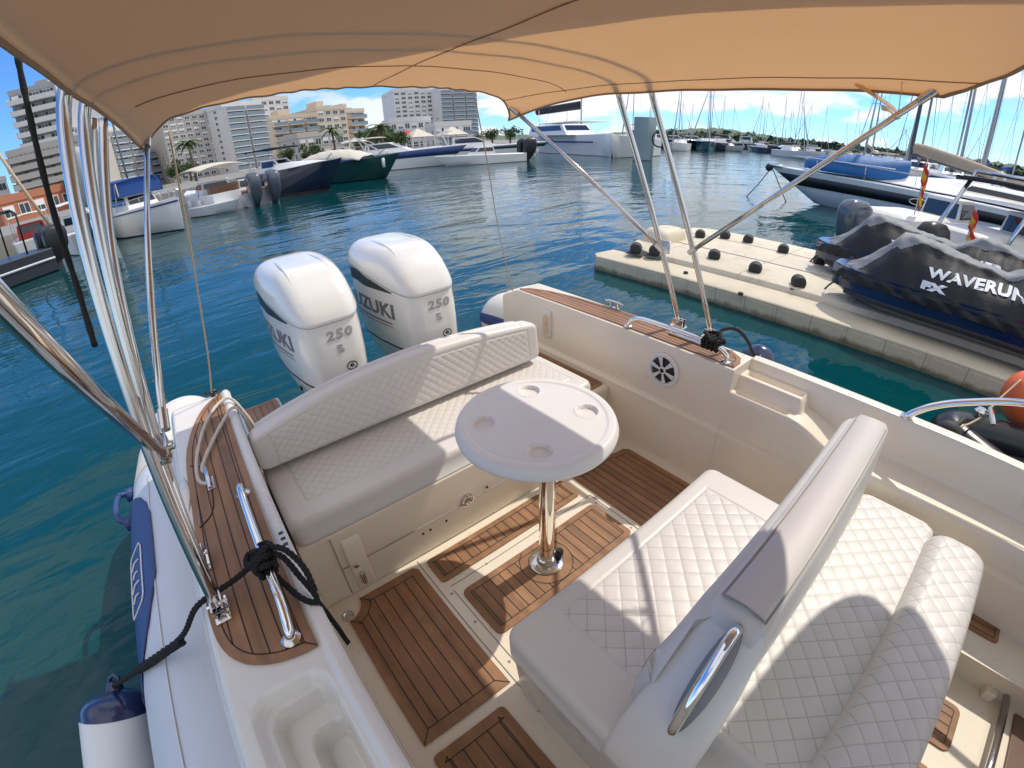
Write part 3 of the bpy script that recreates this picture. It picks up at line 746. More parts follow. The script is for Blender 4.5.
# ---- helm module: aft lounger seat, backrest, helm seat and bolster
mb = MB(); mb.rings([[(x, y, z) for x, y in rrect(.44+e, 1.52, .16, .615-e, .03, 4)] for z, e in ((0, 0), (.33, -.015), (.345, -.01))]); hm = pc('helm_module', mb, M['gelw'], bevel=.004)
mb = MB(); mb.box(.44, 1.60, -.36, .158, 0, .40); put('helm_seat_base', mb, M['gelw'], hm, bevel=.02)
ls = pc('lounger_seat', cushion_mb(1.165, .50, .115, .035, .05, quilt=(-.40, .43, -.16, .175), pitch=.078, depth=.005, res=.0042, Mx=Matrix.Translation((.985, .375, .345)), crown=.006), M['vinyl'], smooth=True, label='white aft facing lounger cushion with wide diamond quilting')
# backrest: rolled section extruded across, standing between the two seats
def back_ring(x, s=1, zt=.85):
    pts = [(.235, .40), (.232, .50), (.215, .66), (.188, zt-.035), (.176, zt-.012), (.160, zt), (.055, zt+.004), (.046, zt-.004), (.040, zt-.030), (.032, .66), (.024, .50), (.02, .40)]
    cy = .11; return [(x, cy+(y-cy)*s, (z-.40)*(.5+.5*s)+.40) for y, z in pts]
mb = MB(); mb.rings([back_ring(x, s, zt) for x, s, zt in ((.66, 1, .80), (.68, 1, .838), (.70, 1, .85), (1.0, 1, .856), (1.4, 1, .856), (1.72, 1, .85), (1.775, .98, .846), (1.81, .9, .835), (1.835, .7, .81), (1.845, .4, .78))])
br = pc('helm_backrest', mb, M['vinyl'], smooth=55, label='tall padded backrest between the lounger and the helm seat')
mb = MB(); n_ = 14
mb.rings([[(x, y, z) for y, z in ((.156, .851), (.158, .8565), (.150, .862), (.108, .8655), (.066, .864), (.056, .8585), (.058, .852))] for x in (.705, .72, 1.2, 1.70, 1.76)]); put('top_pad', mb, M['vinyl_shade'], br, smooth=60)
mb = MB()
for y in (.1635, .0515): mb.tube([(.70, y, .8535), (1.2, y, .859), (1.74, y, .852)], .0022, 6)
mb.tube([(.701, .1635, .8535), (.701, .108, .862), (.701, .0515, .8535)], .0022, 6)
mb.tube([(.578, .2425, .50), (.578, .2395, .58), (.578, .226, .68)], .0022, 6)
put('stitched_piping', mb, M['seam'], br)
mb = MB(); R_ = []
for x, s_, zt in ((.528, .25, .64), (.532, .6, .665), (.545, .9, .685), (.58, 1, .735), (.64, 1, .80), (.70, 1, .838), (1.2, 1, .842), (1.74, 1, .838), (1.79, .9, .82), (1.81, .5, .79), (1.815, .2, .76)):
    sec = [(.12, .42), (.225, .42), (.243, .46), (.240, .56), (.226, .68), (.205, zt-.03), (.19, zt-.008), (.165, zt-.004), (.12, zt-.006)]
    R_.append([(x, (.182 if x < .66 else .16)+(max(y, .182 if x < .66 else 0)-(.182 if x < .66 else .16))*s_, min(z, zt-.004)) for y, z in sec])
mb.rings(R_); put('aft_pad', mb, M['vinyl'], br, smooth=60)
# cream shell that slopes down at the open end and carries the grab handle
mb = MB()
def shell(x, zt, y0, y1): return [(x, y0, .36), (x, y0+.004, zt-.02), (x, y0+.018, zt), (x, y1-.018, zt), (x, y1-.004, zt-.02), (x, y1, .36)]
mb.rings([shell(x, zt, y0, y1) for x, zt, y0, y1 in ((.385, .44, .0, .195), (.40, .47, -.005, .20), (.45, .535, -.01, .205), (.52, .625, -.005, .20), (.60, .725, .005, .192), (.66, .80, .018, .18), (.685, .832, .025, .172))])
sh = put('end_shell', mb, M['gelw'], br, smooth=50)
a_ = Vector((.485, .080, .618)); b_ = Vector((.660, .093, .832)); dv = (b_-a_).normalized(); nv = Vector((-dv.z, 0, dv.x))
mb = MB(); N = 28; ring0 = []; ring1 = []; ring2 = []
for i in range(N):
    t = 2*PI*i/N; u = math.cos(t); v = math.sin(t)
    c = (a_+b_)/2-nv*.004; L = (b_-a_).length/2+.012
    p = c+dv*u*L+Vector((0, 1, 0))*v*.030
    ring0.append(p-nv*.035); ring1.append(p+nv*.008); ring2.append(c+dv*u*(L-.008)+Vector((0, 1, 0))*v*.025+nv*.010)
mb.rings([ring0, ring1, ring2]); put('handle_plate', mb, mat('brushed_plate', (.24, .23, .22), .45, .6), br, smooth=40)
mb = MB(); mb.tube(smooth_path([a_+nv*.0, a_+dv*.015+nv*.032, a_+dv*.10+nv*.052, b_-dv*.09+nv*.052, b_-dv*.012+nv*.034, b_], 7), .0135, 14); put('grab_handle', mb, M['chrome'], br, smooth=True)
# helm seat
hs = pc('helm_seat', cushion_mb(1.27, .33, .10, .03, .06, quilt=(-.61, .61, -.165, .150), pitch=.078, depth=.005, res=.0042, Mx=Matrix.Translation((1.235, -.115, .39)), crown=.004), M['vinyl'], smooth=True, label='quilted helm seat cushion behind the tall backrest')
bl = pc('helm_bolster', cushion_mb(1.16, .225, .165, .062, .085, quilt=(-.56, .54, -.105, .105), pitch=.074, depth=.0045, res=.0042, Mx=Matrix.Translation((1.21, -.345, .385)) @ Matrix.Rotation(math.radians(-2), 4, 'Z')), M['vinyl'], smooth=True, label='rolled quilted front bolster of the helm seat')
mb = MB(); mb.tube(smooth_path([(1.60, .045, .42), (1.85, .035, .42), (1.893, .0, .42), (1.898, -.12, .42)], 6), .009, 10); pc('seat_surround', mb, M['gelw'], smooth=True)
mb = MB(); mb.box(.70, 1.80, -.44, -.20, .02, .385); put('bolster_base', mb, M['gelw'], hm, bevel=.03)

# forward corner: step, teak treads, door track, brown panel
mb = MB(); mb.rings([[(x, y, z) for x, y in rrect(1.70-e, 1.95, -.98+e, -.50-e, .05, 5)] for z, e in ((0, 0), (.12, .004), (.14, .018))]); fs = pc('side_step', mb, M['gel'], smooth=50)
teak_panel('teak_tread', rrect(1.92-.10, 1.94, -.72, -.57, .02, 3), .14, fs, spacing=.04, border=.02)
teak_panel('teak_floor_panel', rrect(1.34, 1.55, -.70, -.52, .03, 3), 0, boat, spacing=.045, border=.025, label='small teak pad beside the helm seat')
teak_panel('teak_floor_panel', rrect(.80, 1.24, -.66, -.50, .02, 3), 0, boat, spacing=.045, border=.025)
mb = MB(); mb.tube([(1.72, -.84, .045), (1.0, -.82, .045)], .014, 12); mb.tube([(1.72, -.862, .02), (1.0, -.842, .02)], .008, 8); pc('door_track', mb, M['steel'], smooth=True)
mb = MB(); mb.box(1.66, 1.735, -.80, -.755, .0, .05); mb.tube([(1.70, -.78, .05), (1.70, -.78, .058)], .012, 10); pc('door_latch', mb, M['gel'], bevel=.008)
mb = MB(); mb.box(.7, 1.68, -1.3, -.90, .0, .012); pc('brown_threshold', mb, M['brown'], bevel=.003)
mb = MB(); mb.box(.3, 1.94, -1.9, -1.32, 0, 1.0); pc('console', mb, M['gel'], bevel=.05)

# speaker and courtesy lamp on the right wall
RX = Matrix.Rotation(-PI/2, 4, 'Y')
mb = MB(); mb.lathe([(.101, 0), (.101, .008), (.094, .014), (.080, .014), (.076, .006), (.075, .003)], (1.966, 1.172, .568), 40, M=RX)
spk = pc('speaker', mb, M['white'], smooth=35, label='round white speaker with star shaped grille in the right wall')
mb = MB(); mb.lathe([(.0765, .002), (.074, .005), (.001, .006)], (1.966, 1.172, .568), 30, M=RX); put('cone', mb, M['black'], spk)
mb = MB()
for k in range(6):
    a = 2*PI*k/6+.26
    for s in (-.11, .11):
        c, s_ = math.cos(a+s), math.sin(a+s); c2, s2 = math.cos(a+s*2.6), math.sin(a+s*2.6)
        mb.tube([(1.952, 1.172+.02*math.cos(a), .568+.02*math.sin(a)), (1.951, 1.172+.079*c, .568+.079*s_)], .0055, 6)
    mb.tube([(1.9515, 1.172+.068*math.cos(a+.11), .568+.068*math.sin(a+.11)), (1.9515, 1.172+.068*math.cos(a-.11), .568+.068*math.sin(a-.11))], .008, 6)
mb.lathe([(.022, 0), (.022, .006), (.014, .008)], (1.956, 1.172, .568), 20, M=RX)
put('grille', mb, M['white'], spk)
mb = MB(); mb.lathe([(.013, 0), (.013, .002)], (1.9475, 1.172, .568), 16, M=RX); put('tweeter', mb, M['black'], spk)
mb = MB(); mb.rings([[(x, 2.12+(yy-2.12)*s, .555+(z-.555)*s) for yy, z in rrect(2.075, 2.165, .455, .655, .02, 4)] for x, s in ((1.968, 1), (1.955, 1), (1.950, .93))]); lp = pc('courtesy_lamp', mb, M['gelw'], smooth=40)
mb = MB(); mb.rings([[(x, 2.12+(yy-2.12)*s, .555+(z-.555)*s) for yy, z in rrect(2.095, 2.145, .49, .62, .012, 4)] for x, s in ((1.952, 1), (1.944, .95))]); mb.lathe([(.014, 0), (.014, .006)], (1.944, 2.12, .56), 14, M=RX); put('lens', mb, M['dial'], lp, smooth=40)

# grab rails
def grab(name, pts, r, feet, label=None):
    mb = MB(); mb.tube(smooth_path(pts, 8), r, 14)
    o = pc(name, mb, M['chrome'], smooth=True, label=label)
    for f in feet:
        mb = MB(); mb.lathe([(.026, 0), (.026, .004), (.018, .010), (.001, .011)], f, 20); put('base_flange', mb, M['steel'], o, smooth=40)
    return o
grab('grab_rail', [(-.118, .80, .716), (-.112, .81, .745), (-.102, .87, .772), (-.10, 1.0, .78), (-.10, 1.3, .78), (-.10, 1.42, .772), (-.10, 1.455, .745), (-.10, 1.46, .716)], .0135, [(-.118, .80, .713), (-.10, 1.46, .713)], 'stainless grab rail on the left side deck')
grab('grab_rail', [(2.01, .845, .728), (2.01, .85, .76), (2.005, .90, .79), (2.0, 1.0, .80), (2.0, 1.3, .80), (2.0, 1.40, .792), (2.0, 1.455, .76), (2.0, 1.465, .728)], .0135, [(2.01, .845, .726), (2.0, 1.465, .726)], 'stainless grab rail on the right side deck')
grab('bow_rail', [(2.195, .01, .715), (2.20, -.02, .755), (2.205, -.08, .81), (2.21, -.18, .87), (2.20, -.36, .955), (2.18, -.6, 1.01), (2.10, -1.2, 1.04), (1.95, -2.2, 1.05)], .0155, [(2.195, .01, .717)], 'stainless rail rising forward from the right gunwale')
# cleats
for (x, y, z) in ((-.20, 1.60, .715), (2.18, 1.72, .722)):
    mb = MB(); mb.tube([(x, y-.075, z+.035), (x, y-.04, z+.04), (x, y+.04, z+.04), (x, y+.075, z+.035)], [.005, .009, .009, .005], 10); mb.tube([(x, y-.022, z), (x, y-.022, z+.038)], .008, 8); mb.tube([(x, y+.022, z), (x, y+.022, z+.038)], .008, 8); mb.box(x-.014, x+.014, y-.04, y+.04, z-.004, z+.004)
    pc('cleat', mb, M['steel'], smooth=40)
mb = MB(); mb.tube([(-.10, 2.37, .70), (-.10, 2.37, .73)], .012, 12); mb.tube([(-.135, 2.37, .73), (-.065, 2.37, .73)], .010, 10); pc('cleat', mb, M['black'], smooth=True)

# =================================================================== TABLE
TX, TY, TZ = .925, 1.058, .79
tb = root('cockpit_table', 'round white table with four cup recesses on a steel pedestal', 'table', (.92, .99, 0))
nr, na = 120, 192
r = np.linspace(0.0005, .312, nr); a = np.linspace(0, 2*PI, na+1)[:-1]
Rg, Ag = np.meshgrid(r, a, indexing='ij'); X = Rg*np.cos(Ag); Y = Rg*np.sin(Ag)
def sstep(x, a, b):
    t = np.clip((x-a)/(b-a), 0, 1); return t*t*(3-2*t)
Z = np.zeros_like(X)-.004*(1-sstep(Rg, .262, .274))
Z -= .035*(np.clip((Rg-.290)/.022, 0, 1)**2.4)
for ang in (147, 232, 331, 57):
    cx_, cy_ = .200*math.cos(math.radians(ang)), .200*math.sin(math.radians(ang))
    d = np.hypot(X-cx_, Y-cy_); Z -= .014*(1-sstep(d, .036, .043)); Z += .0025*np.exp(-((d-.046)/.005)**2)
V = np.stack([X+TX, Y+TY, Z+TZ], -1)
mb = MB(); rings_ = [list(map(tuple, V[i].tolist())) for i in range(nr)]
rings_ += [[(TX+.309*math.cos(t), TY+.309*math.sin(t), TZ-.048) for t in a], [(TX+.29*math.cos(t), TY+.29*math.sin(t), TZ-.055) for t in a], [(TX+.08*math.cos(t), TY+.08*math.sin(t), TZ-.056) for t in a]]
mb.rings(rings_); put('tabletop', mb, mat('table_white', (.78, .76, .72), .33, noise=(5, .03), bump=(160, .08, .001)), tb, smooth=60)
mb = MB(); mb.lathe([(.034, .02), (.034, .70), (.060, .725), (.060, .735)], (.92, .99, 0), 32); put('pedestal', mb, M['chrome'], tb, smooth=40)
mb = MB(); mb.lathe([(.082, .009), (.082, .014), (.074, .019), (.046, .021), (.042, .040), (.036, .044)], (.92, .99, 0), 40)
fl = put('base_flange', mb, M['steel'], tb, smooth=30)
mb = MB()
for k in range(6):
    t = 2*PI*k/6; mb = MB(); mb.lathe([(.006, .019), (.006, .022), (.002, .023)], (.92+.06*math.cos(t), .99+.06*math.sin(t), 0), 10); put('screw_head', mb, M['seam'], fl)
mb = MB(); mb.tube([(.955, .975, .03), (.975, .965, .045)], .012, 10); mb.lathe([(.016, .03), (.018, .06), (.012, .07)], (.978, .963, 0), 14); put('clamp_knob', mb, M['black'], tb, smooth=40)

# =================================================================== OUTBOARDS
def outline(z, hw, y0, y1, fr=.72, n=56, e=5.2):
    """half width hw, front y0 (towards the boat, narrower), back y1"""
    cy = (y0+y1)/2; out = []
    for x, y in superellipse(n, 1, 1, e):
        t = (y+1)/2                       # 0 front .. 1 back
        wd = hw*((fr+.06)+(1-fr-.06)*min(1, t*2.0)**.9) * (1 if t < .75 else 1-.22*((t-.75)/.25)**2)
        out.append((x*wd, cy+y*(y1-y0)/2, z))
    return out
def make_engine():
    t = root('outboard_motor', None, 'outboard motor', (0, 0, 0))
    lower = [(-.30, .05, .12, .34, .5), (-.02, .07, .08, .42, .5), (.12, .115, .02, .50, .6), (.20, .16, -.02, .62, .7), (.34, .215, -.055, .77, .72), (.445, .240, -.066, .83, .72)]
    def ring(a, dz=0, g=0): z, hw, y0, y1, fr = a; return outline(z+dz, hw+g, y0-g, y1+g, fr)
    mb = MB(); mb.rings([ring(q) for q in lower]); put('lower_cowl', mb, M['engw'], t, smooth=60, world=False)
    mb = MB(); q = (.445, .240, -.066, .83, .72); mb.rings([ring(q, 0, .003), ring(q, .012, .003)]); put('trim_band', mb, M['engd'], t, smooth=60, world=False)
    mid = [(.457, .241, -.067, .833, .72), (.51, .248, -.068, .85, .72), (.62, .256, -.062, .865, .72), (.74, .262, -.052, .87, .70), (.83, .262, -.04, .87, .69)]
    mb = MB(); R = [ring(q) for q in mid]
    R[-1] = [(x, y, z+.13*max(0, min(1, (y+.04)/.6))**1.0) for x, y, z in R[-1]]
    R[-2] = [(x, y, z+.05*max(0, min(1, (y+.04)/.6))) for x, y, z in R[-2]]
    mb.rings(R, caps=True); midm = put('cowl', mb, M['engw'], t, smooth=60, world=False)
    def lift(r, k): return [(x, y, z+k*max(0, min(1, (y+.04)/.6))) for x, y, z in r]
    topq = [(.836, .264, -.046, .876, .69, .13), (.840, .268, -.050, .88, .69, .13), (.862, .269, -.048, .88, .69, .128), (.915, .262, -.012, .872, .70, .112), (.985, .248, .048, .855, .72, .078), (1.050, .228, .118, .83, .74, .040), (1.092, .205, .175, .80, .76, .018), (1.116, .178, .22, .77, .78, .008), (1.128, .14, .27, .72, .80, .003), (1.133, .07, .36, .62, .84, 0)]
    mb = MB(); mb.rings([lift(ring(q[:5]), q[5]) for q in topq]); lid = put('cowl_lid', mb, M['engw'], t, smooth=60, world=False)
    bv = BVHTree.FromPolygons([Vector(v) for v in mb.v], mb.f)
    bvm = BVHTree.FromPolygons([Vector(v) for v in R and [p for r_ in R for p in r_]], [(i*56+j, i*56+(j+1) % 56, (i+1)*56+(j+1) % 56, (i+1)*56+j) for i in range(len(R)-1) for j in range(56)])
    mb = MB()   # styling groove down each shoulder of the lid
    for s in (-1, 1):
        pts = []
        for k in range(12):
            f = k/11; x0 = s*(.115+.015*f); y0 = .62-.50*f
            h = bv.ray_cast(Vector((x0, y0, 2)), Vector((0, 0, -1)))
            if h[0] is not None: pts.append(h[0]+Vector((0, 0, -.006)))
        if len(pts) > 2: mb.tube(pts, [.004+.012*math.sin(PI*k/(len(pts)-1)) for k in range(len(pts))], 8)
    put('lid_crease', mb, M['engw'], lid, smooth=True, world=False)
    mb = MB(); q = (.8315, .2605, -.040, .869, .69); mb.rings([[(x, y, z+.13*max(0, min(1, (y+.04)/.6))) for x, y, z in ring(q, dz, .0)] for dz in (-.002, .006)]); put('lid_seam', mb, M['seam'], lid, smooth=60, world=False)
    # dark air intake wedge on each flank under the lid
    for s in (-1, 1):
        mb = MB(); top_ = []; bot = []
        for k in range(16):
            f = k/15; y = .12+.58*f
            lz = .838+.13*max(0, min(1, (y+.04)/.6)); hz = .075*min(1, f*1.6)
            hh = [bvm.ray_cast(Vector((s*1, y, z)), Vector((-s, 0, 0)))[0] for z in (lz-.014, lz-.020-hz)]
            if None in hh: continue
            top_.append(hh[0]+Vector((s*.003, 0, 0))); bot.append(hh[1]+Vector((s*.003, 0, 0)))
        mb.rings([top_, bot], closed=False, caps=False); o = put('air_intake', mb, M['engd'], midm, world=False)
        sd = o.modifiers.new('Solidify', 'SOLIDIFY'); sd.thickness = .004; sd.offset = 0
    def decal(name, v, f, place, dirv, m):
        mb = MB(); vs = []
        zmax = max(p[2] for p in v); 
        for p in v:
            q = place(p[0], p[1]); h = bvm.ray_cast(q, dirv)
            base = h[0] if h[0] is not None else q+dirv*.8
            vs.append(base-dirv*(.0025 if p[2] > 0 else -.002))
        mb.add(vs, f); put(name, mb, m, midm, world=False)
    # brand on both flanks
    v, f = text_mb('SUZUKI', .135, .002, 0, .004, 1.03); wd = max(p[0] for p in v)
    decal('lettering', v, f, lambda x, y: Vector((-1, .80-x*(.68/wd), .672+y*1.05)), Vector((1, 0, 0)), M['let'])
    decal('lettering', v, f, lambda x, y: Vector((1, .04+x*(.70/wd), .66+y*1.05)), Vector((-1, 0, 0)), M['let'])
    for s in (-1, 1):
        for zz_, hh in ((.615, .010), (.59, .006)):
            v2 = []; n = 24
            f2 = []
            for k in range(n):
                for j, dz in ((0, 0), (1, hh)):
                    v2.append((k/(n-1)*.62, dz, .001))
            f2 = [(2*k, 2*k+2, 2*k+3, 2*k+1) for k in range(n-1)]
            decal('pinstripe', v2, f2, lambda x, y, s=s, z0=zz_: Vector((s, .78-x, z0+y+.01)), Vector((-s, 0, 0)), M['let'])
    v, f = text_mb('250', .088, .002, .15, .004, 1.15)
    decal('power_number', v, f, lambda x, y: Vector((x*1.12-.055, -1, .735+y*.85)), Vector((0, 1, 0)), M['letl'])
    # angular S emblem
    v, f = text_mb('S', .085, .002, -.15, .004)
    decal('emblem', v, f, lambda x, y: Vector((.0+x, -1, .648+y*.8)), Vector((0, 1, 0)), mat('emblem_silver', (.45, .45, .46), .25, .5))
    # round badge low on the front
    n = 24; cv = [(.036*math.cos(2*PI*k/n), .028*math.sin(2*PI*k/n), .001) for k in range(n)]+[(.029*math.cos(2*PI*k/n), .021*math.sin(2*PI*k/n), .001) for k in range(n)]
    cf_ = [(k, (k+1) % n, n+(k+1) % n, n+k) for k in range(n)]
    decal('round_badge', cv, cf_, lambda x, y: Vector((.06+x, -1, .545+y)), Vector((0, 1, 0)), M['black'])
    v, f = text_mb('4S', .03, .001, 0, .001)
    decal('round_badge', v, f, lambda x, y: Vector((.045+x, -1, .537+y)), Vector((0, 1, 0)), M['black'])
    mb = MB(); mb.lathe([(.016, 0), (.016, .012)], (-.222, .20, .385), 16, M=Matrix.Rotation(-PI/2, 4, 'Y')); put('flush_port', mb, M['black'], t, world=False)
    # leg, bracket, gearcase, propeller
    mb = MB(); mb.rings([[(x*.05, .20+y*.16, z) for x, y in superellipse(20, 1, 1, 2.4)] for z in (-.95, -.28)]); leg = put('leg', mb, M['engw'], t, smooth=50, world=False)
    mb = MB(); mb.rings([[(.07*s*math.cos(q), y, -1.0+.07*s*math.sin(q)) for q in np.linspace(0, 2*PI, 16, endpoint=False)] for y, s in ((-.15, .1), (0, .8), (.2, 1), (.42, .7))]); put('gearcase', mb, M['engw'], leg, smooth=True, world=False)
    mb = MB(); mb.box(-.10, .10, -.26, .06, -.12, .16); put('mounting_bracket', mb, M['engg'], t, bevel=.02, world=False)
    return t
e1 = make_engine(); e1.location = (.635, 2.555, 0); e1['label'] = 'white outboard motor behind the bench, nearer the left side deck'; e1['group'] = 'twin outboard motors'
e2 = copy_tree(e1); e2.location = (1.325, 2.56, 0); e2['label'] = 'white outboard motor behind the bench, the one nearer the right tube'
for k, e in enumerate((e1, e2)):
    e.rotation_euler = (0, 0, math.radians(1.5)); e.scale = (1, 1, 1)

# =================================================================== BIMINI
bm_ = root('bimini_top', 'tan canvas bimini awning over the cockpit on folding steel bows', 'awning', (.88, 1.2, .72))
def bim(u, v):
    """u 0..1 left to right, v 0..1 front to aft"""
    xl = -.155+(.115*v**3); xr = 1.87-.10*v**4
    x = xl+(xr-xl)*u
    arch_ = max(0, 1-(2*u-1)**2)
    yf = .20-.32*arch_**.6*(1 if u > .5 else 1)-(.45 if False else 0)
    if u < .5: yf = min(yf, .20-.35*(1-0)) + 0*u
    ya = 2.22-.13*arch_**.45
    y = yf+(ya-yf)*v
    z = 1.950+.080*arch_**.50
    z -= .010*arch_*math.sin(PI*v)**2            # slight sag between bows
    z -= (.085*(1-arch_)**9+.010)*max(0, (v-.62)/.38)**2.2       # aft corners pulled down
    z += .0022*math.sin(9*u+21*v)*math.sin(13*v-4*u)+.0012*math.sin(37*u-11*v+3*math.sin(6*v))
    e_ = min(v, 1-v, .5); z += .0022*math.exp(-(e_/.05)**2)*math.sin(u*95+2*math.sin(u*17))
    return x, y, z
nu, nv_ = 180, 110
G = np.array([[bim(i/nu, j/nv_) for j in range(nv_+1)] for i in range(nu+1)])
G[..., 2] += RNG.rand(*G[..., 2].shape)*.0006
mb = MB(); mb.grid(G[..., 0], G[..., 1], G[..., 2])
cv_ = put('canopy', mb, M['canvas'], bm_, smooth=True); sd = cv_.modifiers.new('Solidify', 'SOLIDIFY'); sd.thickness = .003; sd.offset = 1
def edge(pts, r, name='hem', m='hem'):
    mb = MB(); mb.tube(pts, r, 8); put(name, mb, M[m], cv_, smooth=True)
edge([bim(i/180, 1) for i in range(181)], .0055); edge([bim(i/60, 0) for i in range(61)], .0065)
edge([bim(0, j/40) for j in range(41)], .005); edge([bim(1, j/40) for j in range(41)], .005)
def dn(p, d): return (p[0], p[1], p[2]-d)
edge([dn(bim(i/60, .80-.02*math.sin(PI*i/60)), .003) for i in range(2, 59)], .0018, 'seam'); edge([dn(bim(.40+.12*j/40, j/40), .003) for j in range(41)], .0018, 'seam')
edge([dn(bim(.955, j/40), .003) for j in range(41)], .0018, 'seam')
# unseen extra layer above the left front, added to dim the light through the canvas
mb = MB(); rows = []
for i in range(61):
    u = .004+.616*i/60
    vmax = float(np.interp(u, [0, .2, .34, .42, .5, .62], [.985, .97, .82, .74, .62, .15]))+.02*math.sin(23*u)
    rows.append([(lambda p: (p[0], p[1], p[2]+.006))(bim(u, .02+(vmax-.02)*j/40)) for j in range(41)])
mb.rings(rows, closed=False, caps=False); o = put('shade_layer', mb, M['shade_cloth'], bm_, smooth=True); o.modifiers.new('Solidify', 'SOLIDIFY').thickness = .004
# sleeves for the two bows under the canvas
def bow_top(v, n=40): return [dn(bim(-.010+1.020*i/n, v), -.028) for i in range(n+1)]
jA = [(2.20, 1.33, .745), (1.905, 1.56, 1.90)]
def bow(name, footR, footL, v, label):
    mid_ = bow_top(v)
    pts = smooth_path([footL, tuple(Vector(footL).lerp(Vector(mid_[0]), .5)), tuple(Vector(footL).lerp(Vector(mid_[0]), .93)), mid_[1]], 8)[:-1]+mid_[1:-1]+smooth_path([mid_[-2], tuple(Vector(footR).lerp(Vector(mid_[-1]), .93)), tuple(Vector(footR).lerp(Vector(mid_[-1]), .5)), footR], 8)
    mb = MB(); mb.tube(pts, .0145, 14); o = put(name, mb, M['steel'], bm_, smooth=True, label=label)
    return pts, o
vA = .655; vB = .565
ptsA, oA = bow('bow', (2.229, 1.269, .75), (-.285, 1.22, .74), vA, 'aft steel bow of the awning frame')
ptsB, oB = bow('bow', (2.229, 1.057, .75), (-.268, 1.00, .74), vB, 'forward steel bow of the awning frame')
def on_path(footR, topR, f): return Vector(footR).lerp(Vector(topR), f)
# second, folded bow lying close to the left uprights
mb = MB(); mb.tube(smooth_path([(-.262, 1.05, .75), (-.245, 1.22, 1.10), (-.205, 1.42, 1.55), (-.135, 1.46, 1.93)], 8), .0125, 12); put('folded_bow', mb, M['steel'], bm_, smooth=True)
mb = MB(); mb.tube(smooth_path([(-.272, 1.14, .75), (-.235, 1.33, 1.15), (-.185, 1.50, 1.60), (-.12, 1.60, 1.94)], 8), .0125, 12); put('folded_bow', mb, M['steel'], bm_, smooth=True)
# struts
def strut(a, b, r=.0115, r2=None):
    mb = MB(); mb.tube([a, Vector(a).lerp(Vector(b), .5), b], r, 12); o = put('strut', mb, M['steel'], bm_, smooth=True)
    for p, q in ((a, b), (b, a)):
        d = (Vector(q)-Vector(p)).normalized(); mb = MB(); mb.tube([Vector(p)-d*.012, Vector(p)+d*.045], r*1.35, 12); put('end_fitting', mb, M['steel'], o, smooth=40)
jr = on_path((2.229, 1.269, .75), (1.86, 1.502, 1.944), .36); jr2 = on_path((2.229, 1.057, .75), (1.87, 1.366, 1.951), .38)
strut(tuple(jr), bim(.985, .985)); strut(tuple(jr2), bim(.995, .03))
jl = Vector((-.225, 1.20, 1.13)); strut((-.222, 1.19, 1.115), (-.15, .22, 1.93), .014); strut((-.19, 1.20, 1.19), bim(.01, .985), .0105)
# hinge plates joining the uprights
mb = MB(); mb.cbox(tuple(jr+Vector((0, -.02, .02))), (.012, .06, .07)); put('hinge_plate', mb, M['steel'], bm_, bevel=.006)
mb = MB(); mb.cbox((-.222, 1.22, 1.12), (.03, .10, .045)); mb.tube([(-.25, 1.22, 1.12), (-.19, 1.22, 1.12)], .012, 10); put('hinge_plate', mb, M['steel'], bm_, bevel=.005)
# deck sockets
for c in ((2.229, 1.269, .73), (2.229, 1.057, .73), (-.283, 1.21, .722), (-.262, .995, .722)):
    mb = MB(); mb.box(c[0]-.022, c[0]+.022, c[1]-.045, c[1]+.045, c[2]-.008, c[2]); mb.box(c[0]-.018, c[0]-.012, c[1]-.035, c[1]+.035, c[2], c[2]+.04); mb.box(c[0]+.012, c[0]+.018, c[1]-.035, c[1]+.035, c[2], c[2]+.04); mb.tube([(c[0]-.03, c[1], c[2]+.025), (c[0]+.03, c[1], c[2]+.025)], .005, 8)
    put('deck_hinge', mb, M['chrome'], bm_, bevel=.0015)
# hinge slide track on the right teak
mb = MB(); mb.box(2.075, 2.10, .98, 1.24, .7285, .742); put('slide_track', mb, M['steel'], bm_, bevel=.004)
# corner straps at the right front
p = Vector(bim(.995, .12)); q = Vector(tuple(jr2)).lerp(Vector(bim(.995, .03)), .90)
def strap(pts, wd=.022):
    mb = MB()
    R = []
    pts = [Vector(a) for a in pts]
    for i, a in enumerate(pts):
        t = (pts[min(i+1, len(pts)-1)]-pts[max(i-1, 0)]).normalized(); s = t.cross(Vector((.3, .8, -.5))).normalized()*wd/2; n = t.cross(s).normalized()*.0012
        R.append([a+s+n, a-s+n, a-s-n, a+s-n])
    mb.rings(R); put('strap', mb, M['straps'], bm_, smooth=False)
strap(smooth_path([bim(.985, .16), (q+Vector((.0, .02, .02))), q+Vector((0, 0, -.012)), q+Vector((.005, .03, .012)), (q+Vector((-.01, .055, .018)))], 5))
strap(smooth_path([bim(.97, .10), q+Vector((-.01, .0, .02)), q], 4), .018)

